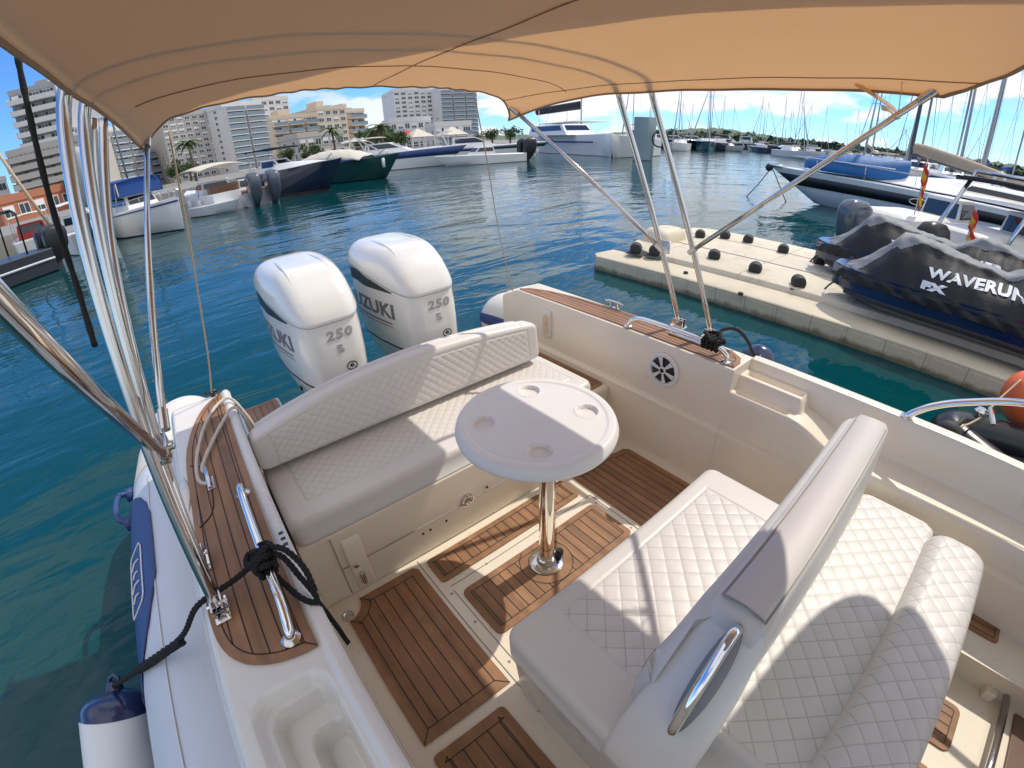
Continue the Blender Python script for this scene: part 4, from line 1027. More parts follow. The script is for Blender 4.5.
# =================================================================== ADDED HARDTOP, OUT OF VIEW, SHAPED TO SHADE THE HELM SEAT
ht = root('shade_hardtop', 'white hardtop added out of view to cast the shadow on the helm seat', 'hardtop', (.95, -1.2, 0))
HP = [(-.55, -.03)]+[tuple(p)[:2] for p in smooth_path([(1.9, -.03, 0), (2.25, -.04, 0), (2.50, -.09, 0), (2.62, -.19, 0), (2.56, -.33, 0), (2.42, -.48, 0), (2.32, -.70, 0), (2.30, -2.2, 0)], 6)]+[(-.55, -2.2)]
mb = MB(); mb.prism(HP, 2.15, 2.19); put('roof', mb, M['gelw'], ht, bevel=.012)
for x in (-.25, 2.12):
    mb = MB(); mb.tube(smooth_path([(x, -1.55, .7), (x, -1.5, 1.4), (x*.98+.02, -1.3, 2.16)], 6), .02, 12); put('leg', mb, M['steel'], ht, smooth=True)
    mb = MB(); mb.tube(smooth_path([(x, -2.1, .7), (x, -2.1, 1.4), (x*.98+.02, -2.05, 2.16)], 6), .02, 12); put('leg', mb, M['steel'], ht, smooth=True)

# =================================================================== LINES, FENDERS
def rope(name, pts, r, m, label, cat='rope', n=6, twist=True, group=None):
    P_ = smooth_path(pts, n); mb = MB()
    base = P_[0]
    rs = [r*(1+(.12*math.sin(i*2.1) if twist else 0)) for i in range(len(P_))]
    mb.tube([p-base for p in P_], rs, 8)
    o = put(name, mb, m, None, smooth=True); o.location = base; tag(o, label, cat, group); return o
rope('tie_down_line', [(.06, 2.20, 1.93), (.03, 2.25, 1.5), (-.04, 2.31, 1.0), (-.10, 2.36, .73)], .004, M['tancv'], 'thin tie down line from the awning to the left stern corner', 'rope', twist=False)
rope('tie_down_line', [(1.50, 2.16, 1.985), (1.65, 2.28, 1.6), (1.80, 2.40, 1.15), (1.97, 2.50, .70)], .0035, M['tancv'], 'thin tie down line from the awning down to the right stern corner', 'rope', twist=False)
rope('hanging_rope', [(-.178, .99, 1.985), (-.183, .99, 1.90), (-.186, .955, 1.75), (-.188, .93, 1.62), (-.178, .83, 1.535)], .0052, M['rope_b'], 'thick black rope hanging from the left edge of the awning')
rope('mooring_line', [(-.20, 1.56, .745), (-.235, 1.62, .74), (-.225, 1.80, .735), (-.16, 2.05, .735), (-.07, 2.20, .74), (-.01, 2.20, .72), (.04, 2.14, .56), (.05, 2.10, .35)], .007, M['rope_w'], 'white mooring line looped from the cleat over the left teak, outer strand')
rope('mooring_line', [(-.20, 1.64, .745), (-.215, 1.70, .735), (-.16, 1.86, .73), (-.08, 2.02, .735), (-.03, 2.10, .735), (.0, 2.09, .70), (.03, 2.07, .50)], .007, M['rope_w'], 'white mooring line looped from the cleat over the left teak, inner strand')
# fender rope with its knot on the left grab rail
K = Vector((-.104, 1.03, .785))
LOOP1 = [(-.08, 1.03, .80), (-.05, .99, .80), (-.032, .943, .75), (-.018, .89, .73), (-.021, .865, .715), (-.05, .885, .73), (-.075, .94, .75), (-.10, 1.0, .79)]
LOOP2 = [(-.09, 1.05, .81), (-.04, 1.0, .82), (-.012, .94, .78), (-.013, .885, .735)]
TAIL = [(-.02, .87, .72), (-.012, .862, .66), (-.004, .855, .58), (.001, .85, .5)]
fr = root('fender_rope', 'black braided rope knotted on the left grab rail and running out to the fender', 'rope', tuple(K))
def rp(name, pts, r, n=6):
    C_ = smooth_path(pts, n); L_ = sum((C_[i+1]-C_[i]).length for i in range(len(C_)-1)); N_ = max(8, int(L_/.0045))
    acc = [0]
    for i in range(len(C_)-1): acc.append(acc[-1]+(C_[i+1]-C_[i]).length)
    P_ = [Vector([float(np.interp(L_*k/N_, acc, [c[j] for c in C_])) for j in range(3)]) for k in range(N_+1)]
    mb = MB(); up = Vector((.31, .22, .92)); prev = None; fr_ = []
    for i in range(len(P_)):
        t = (P_[min(i+1, N_)]-P_[max(i-1, 0)]).normalized()
        u = (up.cross(t) if prev is None else prev-t*prev.dot(t)).normalized(); prev = u; fr_.append((u, t.cross(u)))
    for k in range(3):
        S_ = [P_[i]+(fr_[i][0]*math.cos(2*PI*k/3+i*.0045*2*PI/(r*5.5))+fr_[i][1]*math.sin(2*PI*k/3+i*.0045*2*PI/(r*5.5)))*r*.5 for i in range(len(P_))]
        mb.tube(S_, r*.60, 6)
    return put(name, mb, M['rope_b'], fr, smooth=True)
rp('line', [(-.10, 1.03, .80), (-.20, 1.03, .765), (-.32, 1.04, .728), (-.42, 1.06, .622), (-.62, 1.16, .47), (-.78, 1.255, .345)], .0085, 9)
rp('line_splice', [(-.42, 1.056, .612), (-.49, 1.09, .565), (-.56, 1.125, .515), (-.63, 1.166, .463)], .0145, 9)
coil = []
for i in range(64):
    t = i/63; a = t*2*PI*4.2; rr = .026+.005*math.sin(5*a)
    coil.append((K.x+rr*math.cos(a), K.y-.045+.09*t+.008*math.sin(3*a), K.z-.004+rr*math.sin(a)))
rp('knot', coil, .0085, 2)
rp('knot', [(-.135, .99, .80), (-.10, 1.01, .83), (-.07, 1.05, .81), (-.09, 1.08, .78), (-.135, 1.07, .79), (-.145, 1.02, .80), (-.105, 1.0, .825), (-.07, 1.025, .80)], .0095)
rp('loop', LOOP1, .0085)
rp('loop', LOOP2, .0085)
rp('tail', TAIL, .0075)
def fender(loc, r, L, label, tilt=None):
    f = root('fender', label, 'fender', loc)
    prof = []
    for k in range(9):
        a = k/8*PI/2; prof.append((max(.03, r*math.sin(a)), -r*.55+r*.55*math.cos(a)))
    body = [(r, -r*.55-.002), (r*1.02, -L/2), (r, -L+r)]+[(r*math.cos(k/6*PI/2)+.002, -L+r-r*math.sin(k/6*PI/2)) for k in range(1, 7)]
    mb = MB(); mb.lathe(body, (0, 0, 0), 32); put('body', mb, M['white'], f, smooth=50, world=False)
    mb = MB(); mb.lathe([(.012, .030), (.024, .026), (.03, .0)]+prof[2:]+[(r+.002, -r*.62-.004)], (0, 0, 0), 32); cp = put('navy_cap', mb, M['navyg'], f, smooth=50, world=False)
    mb = MB(); mb.tube([(-.018, 0, .0), (-.018, 0, .038), (0, 0, .048), (.018, 0, .038), (.018, 0, 0)], .008, 8); put('eye', mb, M['navyg'], cp, smooth=True, world=False)
    return f
f1 = fender((-.79, 1.262, .32), .122, .72, 'white fender with navy top hanging off the left tube')
f1.rotation_euler = Vector((.25, .5, .5)).to_track_quat('Z', 'Y').to_euler()
f2 = fender((2.52, .86, .56), .105, .55, 'white fender with navy top lying outside the right rail'); f2.rotation_euler = (math.radians(18), math.radians(-52), 0)
K2 = Vector((2.0, .94, .80))
fr = root('fender_rope', 'black rope knotted on the right grab rail beside the awning upright', 'rope', tuple(K2))
coil = []
for i in range(60):
    t = i/59; a = t*2*PI*4; rr = .03+.006*math.sin(3*a)
    coil.append((K2.x+.012+rr*math.cos(a), K2.y-.05+.10*t, K2.z-.002+rr*math.sin(a)))
rp('knot', coil, .0105, 2)
rp('knot', [(2.01, .90, .83), (2.06, .93, .84), (2.06, 1.0, .82), (2.01, .98, .84), (1.98, .93, .82), (2.03, .90, .80)], .011)
rp('line', [(2.03, .94, .82), (2.10, .93, .85), (2.20, .90, .83), (2.32, .88, .74), (2.44, .87, .62), (2.50, .865, .60)], .009)

# =================================================================== FLOATING JET-SKI DOCK
dk = root('floating_dock', 'long cream modular floating dock carrying black rollers and two covered jet skis', 'dock', (7, 2, WZ))
mb = MB()
y0 = 4.92
for i in range(23):
    L_ = .44; y1 = y0-L_; sk = RNG.uniform(-.003, .003)
    mb.box(5.66+sk, 5.70, y1+.003, y0-.003, WZ-.3, -.128)
    mb.box(5.655+sk, 5.665+sk, y1+.05, y0-.05, WZ-.2, -.17)
    y0 = y1
mb.rings([[(x, y, z) for x, y in ((5.672+e, -5), (5.672+e, 4.92-e), (5.80, 5.06-e), (6.24-e, 5.02-e), (6.24-e, -5))] for z, e in ((WZ-.3, 0), (-.132, 0), (-.122, .006), (-.118, .016))])
put('walkway', mb, M['docks'], dk, smooth=30)
mb = MB()
mb.rings([[(x, y, z) for x, y in [(6.27+e, -6), (6.27+e, 4.3), (6.5+e, 4.85-e), (6.9, 5.05-e), (8.05, 5.15-e), (8.9, 5.05-e), (9.14-e, 4.7), (9.18-e, 4.3), (9.18-e, -6)]] for z, e in ((WZ-.3, 0), (-.13, 0), (-.055, .03), (-.04, .06))])
dp = put('drive_on_platform', mb, M['dock'], dk, smooth=35)
mb = MB(); mb.tube([(7.32, -6, -.042), (7.32, 5.05, -.042)], .014, 6); put('module_joint', mb, M['seam'], dp)
mb = MB(); mb.tube([(8.3, -6, -.042), (8.3, 5.05, -.042)], .010, 6); put('module_joint', mb, M['seam'], dp)
for yy in (-.4, 1.1, 2.7, 4.2):
    mb = MB(); mb.tube([(6.3, yy, -.042), (9.1, yy, -.042)], .006, 6); put('module_joint', mb, M['seam'], dp)
# raised end block
mb = MB(); mb.rings([[(x, y, z) for x, y in rrect(6.95+e, 7.75-e, 4.42+e, 5.02-e, .14, 5)] for z, e in ((-.05, 0), (.08, .02), (.16, .08), (.175, .12))]); put('bow_stop', mb, M['dock'], dk, smooth=40)
first = None
for px, py in ((655, 252), (636, 250), (700, 236), (725, 237), (748, 241), (783, 251), (714, 257), (755, 270), (798, 284), (819, 262), (690, 266), (745, 286)):
    q = onz(px, py, -.02)
    if q.y > 4.6: q.y = 4.5
    if (px, py) in ((690, 266), (745, 286)):
        mb = MB(); mb.lathe([(.035, .0), (.035, .03), (.02, .035)], (q.x-.1, q.y, -.118 if q.x < 6.3 else -.045), 14); put('deck_plug', mb, M['rubber'], dk, smooth=40); continue
    if first is None:
        mb = MB(); R_ = Matrix.Rotation(PI/2, 4, 'Y'); mb.lathe([(.03, -.11), (.085, -.10), (.10, -.03), (.10, .03), (.085, .10), (.03, .11)], (0, 0, .03), 18, M=R_)
        me1 = mb.mesh('roller', M['rubber'], 40)
        mb = MB(); mb.tube([(-.13, 0, .03), (.13, 0, .03)], .018, 8); mb.box(-.14, .14, -.14, .14, -.045, -.035); me2 = mb.mesh('roller_bracket', M['rubber'], 40); first = 1
    for nm, me in (('roller', me1), ('roller_bracket', me2)):
        o = bpy.data.objects.new(nm, me); COL.objects.link(o); o.parent = dk; o.location = Vector((q.x, q.y, -.02))-Vector(dk.location); o.rotation_euler = (0, 0, random.uniform(-.2, .2)+.5)

# ---- jet skis under covers (bow towards +y)
def jetski(loc, label, seed, text=False):
    j = root('jet_ski', label, 'jet ski', loc, 0, 'covered jet skis on the dock')
    rng = np.random.RandomState(seed)
    st = np.linspace(0, 1, 150)                 # 0 bow (local y 0), 1 stern (y=-3.4)
    prof_y = [0, .12, .38, .56, .72, .85, 1.05, 1.40, 1.92, 2.08, 2.2, 2.45, 2.8, 3.1, 3.35]
    prof_z = [.34, .42, .57, .74, .935, .95, .92, .835, .76, .86, .93, .91, .82, .68, .40]
    wid_y = [0, .08, .3, .7, 1.2, 2.2, 3.1, 3.35]
    wid_w = [.07, .20, .36, .50, .57, .60, .56, .50]
    def section(yy, g=0):
        zt = float(np.interp(yy, prof_y, prof_z)); hw = float(np.interp(yy, wid_y, wid_w))
        ridge = float(np.interp(yy, [0, .4, .8, 1.3, 2, 3.3], [.25, .30, .34, .30, .24, .26]))*hw*2
        zlow = float(np.interp(yy, [0, .3, 1, 3.3], [.27, .29, .30, .28]))
        out = []
        half = [(hw+.022, zlow), (hw+.026, zlow+.06), (hw+.0, zlow+.14), (hw*.80, zlow+(zt-zlow)*.58), (ridge*.70+.03, zlow+(zt-zlow)*.84), (ridge*.55, zt-.018), (ridge*.25, zt)]
        pts = half+[(-x, z) for x, z in reversed(half)]
        return pts
    R = []
    for k, s in enumerate(st):
        yy = 3.35*s; pts = section(yy)
        row = []
        # resample finely and add cloth folds
        P_ = smooth_path([(x, 0, z) for x, z in pts], 12)
        for i, p in enumerate(P_):
            u = i/(len(P_)-1)
            hang = min(1, 4*min(u, 1-u)+.15); wob = .018*math.sin(9*yy+14*u+seed)+.014*math.sin(23*yy-31*u)+.010*math.sin(41*yy+9*u+2*math.sin(5*yy))
            edge = min(u, 1-u) < .12
            row.append((p.x+math.copysign(1, p.x)*wob*(.8 if edge else .22), -yy, p.z+wob*.35))
        R.append(row)
    n = len(R[0])
    mb = MB(); mb.rings(R, closed=False, caps=False)
    # material by position: silver band over the ridge and nose, black flanks
    nf = len(mb.f)
    for fi in range(nf):
        i, jx = divmod(fi, n-1); u = jx/(n-2); yy = 3.35*i/(len(st)-1); c = abs(u-.5)
        lim = np.interp(yy, [0, .15, .35, .55, .75, .95, 1.3, 1.8, 2.0, 2.2, 2.6, 3.3], [.44, .36, .25, .20, .22, .15, .12, .11, .17, .20, .15, .13])+.008*math.sin(17*yy)
        if c < lim: mb.m[fi] = 1
    cv = put('cover', mb, [M['blackcv'], M['silvcv']], j, smooth=True, world=False)
    sd = cv.modifiers.new('Solidify', 'SOLIDIFY'); sd.thickness = .006; sd.offset = 0
    # hull
    mb = MB(); H = []
    for s in np.linspace(0, 1, 30):
        yy = .02+3.3*s; hw = float(np.interp(yy, wid_y, wid_w)); kz = .26*(max(0, 1-yy/.7))**1.6
        H.append([(hw+.008, -yy, .44), (hw+.004, -yy, .18), (hw*.72, -yy, .06+kz*.5), (0, -yy, -.12+kz+.02), (-hw*.72, -yy, .06+kz*.5), (-hw-.004, -yy, .18), (-hw-.008, -yy, .44)])
    mb.rings(H); put('hull', mb, M['jethull'], j, smooth=30, world=False)
    mb = MB(); mb.rings([[(s_*(float(np.interp(yy, wid_y, wid_w))+d), -yy, z) for d, z in ((.0, .12), (.025, .13), (.03, .16), (.02, .19), (0, .19))] for s_ in (-1,) for yy in np.linspace(.25, 3.3, 24)]); put('bumper', mb, M['black'], j, smooth=50, world=False)
    mb = MB(); mb.rings([[(s_*(float(np.interp(yy, wid_y, wid_w))+d), -yy, z) for d, z in ((.0, .12), (.025, .13), (.03, .16), (.02, .19), (0, .19))] for s_ in (1,) for yy in np.linspace(.25, 3.3, 24)]); put('bumper', mb, M['black'], j, smooth=50, world=False)
    # strap at the bow
    mb = MB(); mb.tube(smooth_path([(-.12, -.20, .30), (-.17, -.05, .16), (-.15, .02, .06), (-.05, .03, .05)], 5), .012, 6); put('bow_strap', mb, M['rubber'], j, smooth=True, world=False)
    bv = BVHTree.FromPolygons([Vector(v) for r_ in R for v in r_], [(i*n+k, i*n+k+1, (i+1)*n+k+1, (i+1)*n+k) for i in range(len(R)-1) for k in range(n-1)])
    def dec(name, txt, size, y0, z0, slope, m, bold, width=None):
        v, f = text_mb(txt, size, .002, 0, bold, 1.04); wd = max(p[0] for p in v); sx = (width/wd) if width else 1
        mb = MB(); vs = []
        for p in v:
            q = Vector((-1.5, y0-p[0]*sx, z0+p[1]+slope*p[0]*sx)); h = bv.ray_cast(q, Vector((1, 0, 0)))
            vs.append((h[0] if h[0] is not None else Vector((-.6, q.y, q.z)))+Vector((-.016 if p[2] > 0 else -.006, 0, .004)))
        mb.add(vs, f); put(name, mb, m, cv, world=False)
    # flatten the lettering: no displacement jumps
    dec('lettering', 'WAVERUNNER', .125, -1.13, .60, -.0, M['letw'], .005, 1.42)
    dec('lettering', 'FX', .10, -1.10, .475, -.0, M['letw'], .008, .27)
    return j
jetski((6.56, 1.49, -.03), 'jet ski under a black and silver cover, nearer the dock edge, large white lettering', 3)
jetski((7.92, 2.14, -.03), 'jet ski under a black and silver cover, standing behind the lettered one', 11)
for o in bpy.data.objects:
    pass

# ---- orange buoy and the dark tender beside the dock edge
def ball(name, c, r, m, label, cat):
    b = root(name, label, cat, c)
    prof = [(max(.004, r*math.sin(t)), -r*1.12*math.cos(t)) for t in np.linspace(.02, PI-.35, 22)]
    prof += [(r*.30, r*1.10), (r*.20, r*1.2), (r*.2, r*1.32), (.01, r*1.33)]
    mb = MB(); mb.lathe(prof, (0, 0, 0), 30); put('ball', mb, m, b, smooth=True, world=False)
    mb = MB(); mb.tube([(r*.25*math.cos(t), 0, r*1.45+r*.2*math.sin(t)) for t in np.linspace(0, 2*PI, 18)], r*.05, 6, caps=False); put('ring', mb, M['rubber'], b, smooth=True, world=False)
    return b
bq = ball('buoy', (4.58, -.80, .15), .22, M['orange'], 'round orange buoy hanging beside the dock edge at the right margin', 'buoy'); bq.rotation_euler = (math.radians(12), math.radians(160), 0)
td = root('tender', 'low black inflatable tender moored against the dock under the orange buoy', 'tender', (3.9, -1.1, WZ))
mb = MB(); P_ = smooth_path([(4.55, -4.0, -.12), (4.5, -2.0, -.11), (4.35, -1.0, -.06), (3.95, -.30, -.0), (3.55, -1.0, -.06), (3.42, -2.0, -.11), (3.40, -4.0, -.12)], 8)
mb.tube([p-Vector((0, 0, .07)) for p in P_], .14, 18); put('tube', mb, mat('tender_black', (.012, .013, .016), .3), td, smooth=True)
mb = MB(); mb.prism([(3.55, -4), (4.4, -4), (4.35, -1.1), (3.95, -.5), (3.57, -1.1)], -.25, -.16); put('floor', mb, M['rubber'], td)
mb = MB(); mb.tube([(3.86, -.55, .13), (3.98, -.50, .19), (4.10, -.55, .13)], .02, 8); mb.lathe([(.05, 0), (.05, .05), (.03, .07)], (3.98, -.45, .1), 14); put('bow_fitting', mb, M['steel'], td, smooth=40)
mb = MB(); mb.lathe([(.055, -.06), (.085, -.03), (.085, .03), (.055, .06)], (3.62, -.28, .06), 18, M=Matrix.Rotation(1.2, 4, 'Y')); mb.tube([(3.62, -.28, .06), (3.90, -.36, .07)], .02, 8); put('roller', mb, M['rubber'], td, smooth=50)
rope('buoy_line', [(3.60, -.30, .10), (3.80, -.40, .10), (3.98, -.48, .13), (4.2, -.55, .20), (4.45, -.66, .32)], .008, M['tancv'], 'thin yellowish line from the black tender to the orange buoy', 'rope', twist=False)

# =================================================================== BOATS ACROSS THE WATER
def hull_rings(L, B, free, rake=.6, draft=.35, n=22, flare=.14, stern=.8, sheer=.25, tumble=0):
    R = []
    for i in range(n):
        s = i/(n-1)                      # 0 stern, 1 bow
        b = B/2*(stern+(1-stern)*min(1, s*3)**.8 if s < .33 else (1-((s-.33)/.67)**2.3))
        b = max(b, .012)
        zt = free*(1+sheer*s**2.2)
        xs = L*s; bow = max(0, (s-.55)/.45)
        xw = xs-rake*bow**1.5*.0
        kz = -draft*(1-bow**2.5)+(free*.25)*bow**6
        def X(z): return xs+rake*bow**2*((z-kz)/(zt-kz+1e-6)-.3)
        wl = b*(1-flare*(.4+bow))
        row = [(X(kz), 0, kz), (X(-draft*.3), wl*.72*(1-bow*.5), -draft*.35*(1-bow)), (X(0.04), wl*(1-.35*bow), .04), (X(free*.5), wl+(b-wl)*.45, free*.5), (X(zt), b, zt), (X(zt), b-.03 if b > .05 else b*.6, zt+.03), (X(zt), 0, zt+.05)]
        R.append(row+[(x, -y, z) for x, y, z in reversed(row[1:-1])])
    return R
def near_ring_hull(t, R, m, extra=None):
    mb = MB(); mb.rings(R); return put('hull', mb, m, t, smooth=40, world=False)
def strake(t, R, i0, i1, m, name='stripe', off=.012, f0=0, f1=1):
    """bands of both topsides between ring points i0 and i1 (fractions f0..f1 between them), a little proud"""
    for s in (1, -1):
        A = []; 
        for row in R:
            p = Vector(row[i0]); q = Vector(row[i1]); a = p.lerp(q, f0); b = p.lerp(q, f1)
            A.append([(a.x, s*(a.y+off), a.z), (b.x, s*(b.y+off), b.z)])
        mb = MB(); mb.rings([list(x) for x in zip(*A)] if False else A, closed=False, caps=False)
        o = put(name, mb, m, t, smooth=True, world=False); sd = o.modifiers.new('Solidify', 'SOLIDIFY'); sd.thickness = .012; sd.offset = 0
def outboard(t, x, y, z, s=1, m='engg'):
    mb = MB()
    for (a, hw, y0, y1) in [(0, 0, 0, 0)]: pass
    R = [[(x-.05-yy*s, y+xx*s, z+zz*s) for xx, yy, zz in outline(zq, hw, a0, a1)] for zq, hw, a0, a1 in ((-.1, .08, .05, .35), (.2, .16, -.02, .6), (.4, .22, -.06, .72), (.8, .24, -.05, .78), (.95, .23, .0, .76), (1.08, .17, .15, .66), (1.12, .05, .35, .5))]
    mb.rings(R); o = put('outboard', mb, M[m], t, smooth=60, world=False)
    mb = MB(); mb.rings([[(x-.22*s+xx*.14*s, y+yy*.05*s, zq) for xx, yy in superellipse(12, 1, 1, 2.2)] for zq in (WZ*0-.5, z)]); put('leg', mb, M['rubber'], o, world=False)
def posts(t, pts, r, m='steel', name='rail'):
    mb = MB(); mb.tube(pts, r, 6); return put(name, mb, M[m], t, smooth=True, world=False)
def cabin(t, x0, x1, w, z0, z1, m='white', slope=.5, back=.1, name='cabin', glass=True, taper=.85):
    mb = MB()
    a = [(x0, -w/2, z0), (x1, -w/2*.8, z0), (x1, w/2*.8, z0), (x0, w/2, z0)]
    b = [(x0+back, -w/2*taper, z1), (x1-slope, -w/2*taper*.8, z1), (x1-slope, w/2*taper*.8, z1), (x0+back, w/2*taper, z1)]
    mb.rings([a, b]); o = put(name, mb, M[m], t, bevel=.03, world=False)
    if glass:
        def lp(f, g=0): return [Vector(p).lerp(Vector(q), f) for p, q in zip(a, b)]
        lo_, hi = lp(.42), lp(.88); c = sum((v for v in lo_+hi), Vector())/8
        for k in range(4):
            A, B_, C_, D_ = lo_[k], lo_[(k+1) % 4], hi[(k+1) % 4], hi[k]
            A2, B2 = A.lerp(B_, .07), A.lerp(B_, .93); D2, C2 = D_.lerp(C_, .07), D_.lerp(C_, .93)
            nrm = (B_-A).cross(D_-A).normalized(); 
            if nrm.dot((A+C_)/2-c) < 0: nrm = -nrm
            mb = MB(); mb.add([p+nrm*q for q in (.004, .014) for p in (A2, B2, C2, D2)], [(0, 1, 2, 3), (4, 5, 6, 7), (0, 1, 5, 4), (1, 2, 6, 5), (2, 3, 7, 6), (3, 0, 4, 7)]); put('window', mb, M['glass'], o, world=False)
    return o
def awning(t, x0, x1, w, z, m, rise=.15, legs=True, name='awning', zbase=.9, th=.03):
    mb = MB(); n = 14
    X, Y = np.meshgrid(np.linspace(x0, x1, n), np.linspace(-w/2, w/2, n), indexing='ij')
    u = (X-x0)/(x1-x0)*2-1; v = Y/(w/2)
    Z = z+rise*(1-.6*v**2-.4*u**2)
    mb.grid(X, Y, Z); o = put(name, mb, M[m], t, smooth=True, world=False); sd = o.modifiers.new('Solidify', 'SOLIDIFY'); sd.thickness = th
    if legs:
        for x in (x0+.1, x1-.1):
            for y in (-w/2+.04, w/2-.04): posts(o, [(x, y, z+.0), ((x0+x1)/2+(x-(x0+x1)/2)*.6, y, zbase)], .018, name='leg')
    return o
def fenders_on(t, R, idx, m='white'):
    for i, s in idx:
        p = R[i][4]; mb = MB(); mb.tube([(p[0], s*(p[1]+.12), p[2]-.15), (p[0], s*(p[1]+.12), p[2]-.2), (p[0], s*(p[1]+.12), p[2]-.75), (p[0], s*(p[1]+.12), p[2]-.8)], [.04, .11, .11, .04], 10); put('hung_fender', mb, M[m], t, smooth=True, world=False)
def ship(name, label, cat, p_stern, p_bow, B, free, m, group=None, **k):
    """boat with its transom at stern and stem at bow (world spots on the water)"""
    s = Vector((p_stern[0], p_stern[1], WZ)); b = Vector((p_bow[0], p_bow[1], WZ)); d = b-s
    t = root(name, label, cat, s, math.atan2(d.y, d.x), group); L = d.length
    R = hull_rings(L, B, free, **k); near_ring_hull(t, R, M[m]); return t, L, R
def railing(t, R, i0, i1, h=.45, r=.014):
    for s in (1, -1):
        P_ = [(R[i][4][0], s*R[i][4][1]*.94, R[i][4][2]+h) for i in range(i0, i1)]
        posts(t, P_, r, name='guard_rail')
        for i in range(i0, i1, 3): posts(t, [(R[i][4][0], s*R[i][4][1]*.94, R[i][4][2]), (R[i][4][0], s*R[i][4][1]*.94, R[i][4][2]+h)], r*.8, name='stanchion')

# far left: dark RIB with red arch
t, L, R = ship('rib_boat', 'charcoal rib boat with a red frame and black wire arch, at the far left edge', 'boat', (-4.7, 19.9), (-10.2, 16.2), 2.3, .75, 'blackhull', rake=.7)
strake(t, R, 3, 4, M['tubeg'], 'tube_band', .03, .1, .3)
cabin(t, 1.6, 3.0, 1.2, .8, 1.5, 'blackhull', .5)
posts(t, [(.8, -.9, .8), (.7, -.9, 2.1), (.8, -.8, 2.25), (2.9, -.8, 2.3), (3.4, -.8, .9)], .03, 'black', 'arch'); posts(t, [(.8, .9, .8), (.7, .9, 2.1), (.8, .8, 2.25), (2.9, .8, 2.3), (3.4, .8, .9)], .03, 'black', 'arch'); posts(t, [(.75, -.85, 2.2), (.75, .85, 2.2)], .03, 'black', 'arch')
posts(t, [(2.9, -.98, .78), (3.3, -.98, 1.5), (3.5, -.98, 2.3)], .06, 'red', 'red_frame'); posts(t, [(2.9, .98, .78), (3.3, .98, 1.5), (3.5, .98, 2.3)], .06, 'red', 'red_frame')
awning(t, .8, 3.0, 1.6, 2.25, 'blackcv', .03, False)
for y in (-.35, .35): outboard(t, -.05, y, .35, 1, 'black')
# small white day boat behind the cable
t, L, R = ship('motor_boat', 'small white open boat with a grey outboard, between the black rope and the steel bow', 'boat', (-3.3, 22.6), (-5.2, 27.6), 2.1, .8, 'white')
cabin(t, 1.6, 3.2, 1.5, .85, 1.5, 'white', .6); awning(t, .7, 3.2, 1.7, 1.95, 'white', .12, True, zbase=.8)
outboard(t, -.05, .35, .3, 1.05); outboard(t, -.05, -.35, .3, 1.05)
t, L, R = ship('motor_boat', 'low grey and red launch moored beyond the small white boat on the left', 'boat', (-6.6, 27.5), (-8.0, 34), 2.2, .75, 'offw')
cabin(t, 1.8, 4.2, 1.5, .8, 1.5, 'red', .7); awning(t, .8, 3.6, 1.8, 1.9, 'creamcv', .12, True, zbase=.8)
t, L, R = ship('motor_boat', 'white cabin cruiser tucked behind the blue awning fishing boat', 'boat', (-3.6, 29.5), (-4.6, 37.5), 2.7, 1.1, 'white')
cabin(t, 1.8, 5.0, 2.0, 1.15, 2.1, 'white', 1.0)
# classic white wooden fishing boat
t, L, R = ship('fishing_boat', 'white wooden fishing boat with blue canvas wheelhouse and upright stem', 'boat', (-3.0, 28.6), (.25, 22.0), 2.7, 1.0, 'white', rake=.15, stern=.45, sheer=.35, draft=.45)
strake(t, R, 1, 2, M['anti_n'], 'boot_top', .012, .3, 1.0)
strake(t, R, 3, 4, M['navy'], 'rubbing_band', .02, .80, .88)
cabin(t, 1.6, 4.2, 1.9, 1.05, 1.75, 'white', .3); awning(t, .7, 4.3, 2.2, 2.35, 'bluecv', .15, True, zbase=1.0)
for s in (-1, 1):
    mb = MB(); mb.box(1.2, 4.2, s*1.06-.01, s*1.06+.01, 1.7, 2.38); put('side_curtain', mb, M['bluecv'], t, world=False)
mb = MB(); mb.box(4.2, 4.23, -1.0, 1.0, 1.75, 2.4); put('side_curtain', mb, M['bluecv'], t, world=False)
posts(t, [(3.2, 0, 1.0), (3.2, 0, 5.2)], .05, 'mastd', 'mast'); posts(t, [(3.2, 0, 4.8), (6.9, 0, 1.5)], .01, 'mastd', 'stay')
railing(t, R, 10, 21, .4); fenders_on(t, R, [(8, 1), (13, 1), (8, -1)])
mb = MB(); mb.tube([(7.1, 0, 1.0), (7.6, 0, 1.65)], .06, 8); put('stem_post', mb, M['white'], t, world=False)
# canopy boat with the twin dark outboards
t, L, R = ship('motor_boat', 'white motor boat under a domed cream awning with people seats', 'boat', (3.0, 26.6), (1.2, 34.0), 2.6, .9, 'white')
t['label'] = 'white motor boat under a wide domed cream awning'
cabin(t, 2.2, 4.2, 1.7, .95, 1.55, 'white', .6); awning(t, .2, 4.6, 2.9, 2.15, 'creamcv', .35, True, zbase=.9); fenders_on(t, R, [(4, 1), (8, 1)])
mb = MB(); mb.cbox((1.2, 0, 1.1), (.6, 1.6, .5)); put('seat', mb, M['brown'], t, bevel=.08, world=False)
t, L, R = ship('dinghy', 'small grey inflatable dinghy floating at the stern of the cream awning boat', 'dinghy', (1.1, 27.6), (3.0, 25.7), 1.5, .45, 'tubeg', draft=.15, rake=.3)
t, L, R = ship('rib_boat', 'rib boat carrying a pair of tall dark outboards, left of the dark green hull', 'boat', (4.4, 26.3), (3.6, 32.5), 2.3, .7, 'tubeg')
cabin(t, 1.8, 3.2, 1.3, .7, 1.4, 'offw', .4)
for y in (-.5, .5): outboard(t, -.0, y, .10, 1.45, 'engg')
mb = MB(); mb.tube([(.2, -.95, .75), (.2, .95, .75)], .14, 10); put('stern_tube', mb, M['anti'], t, world=False)
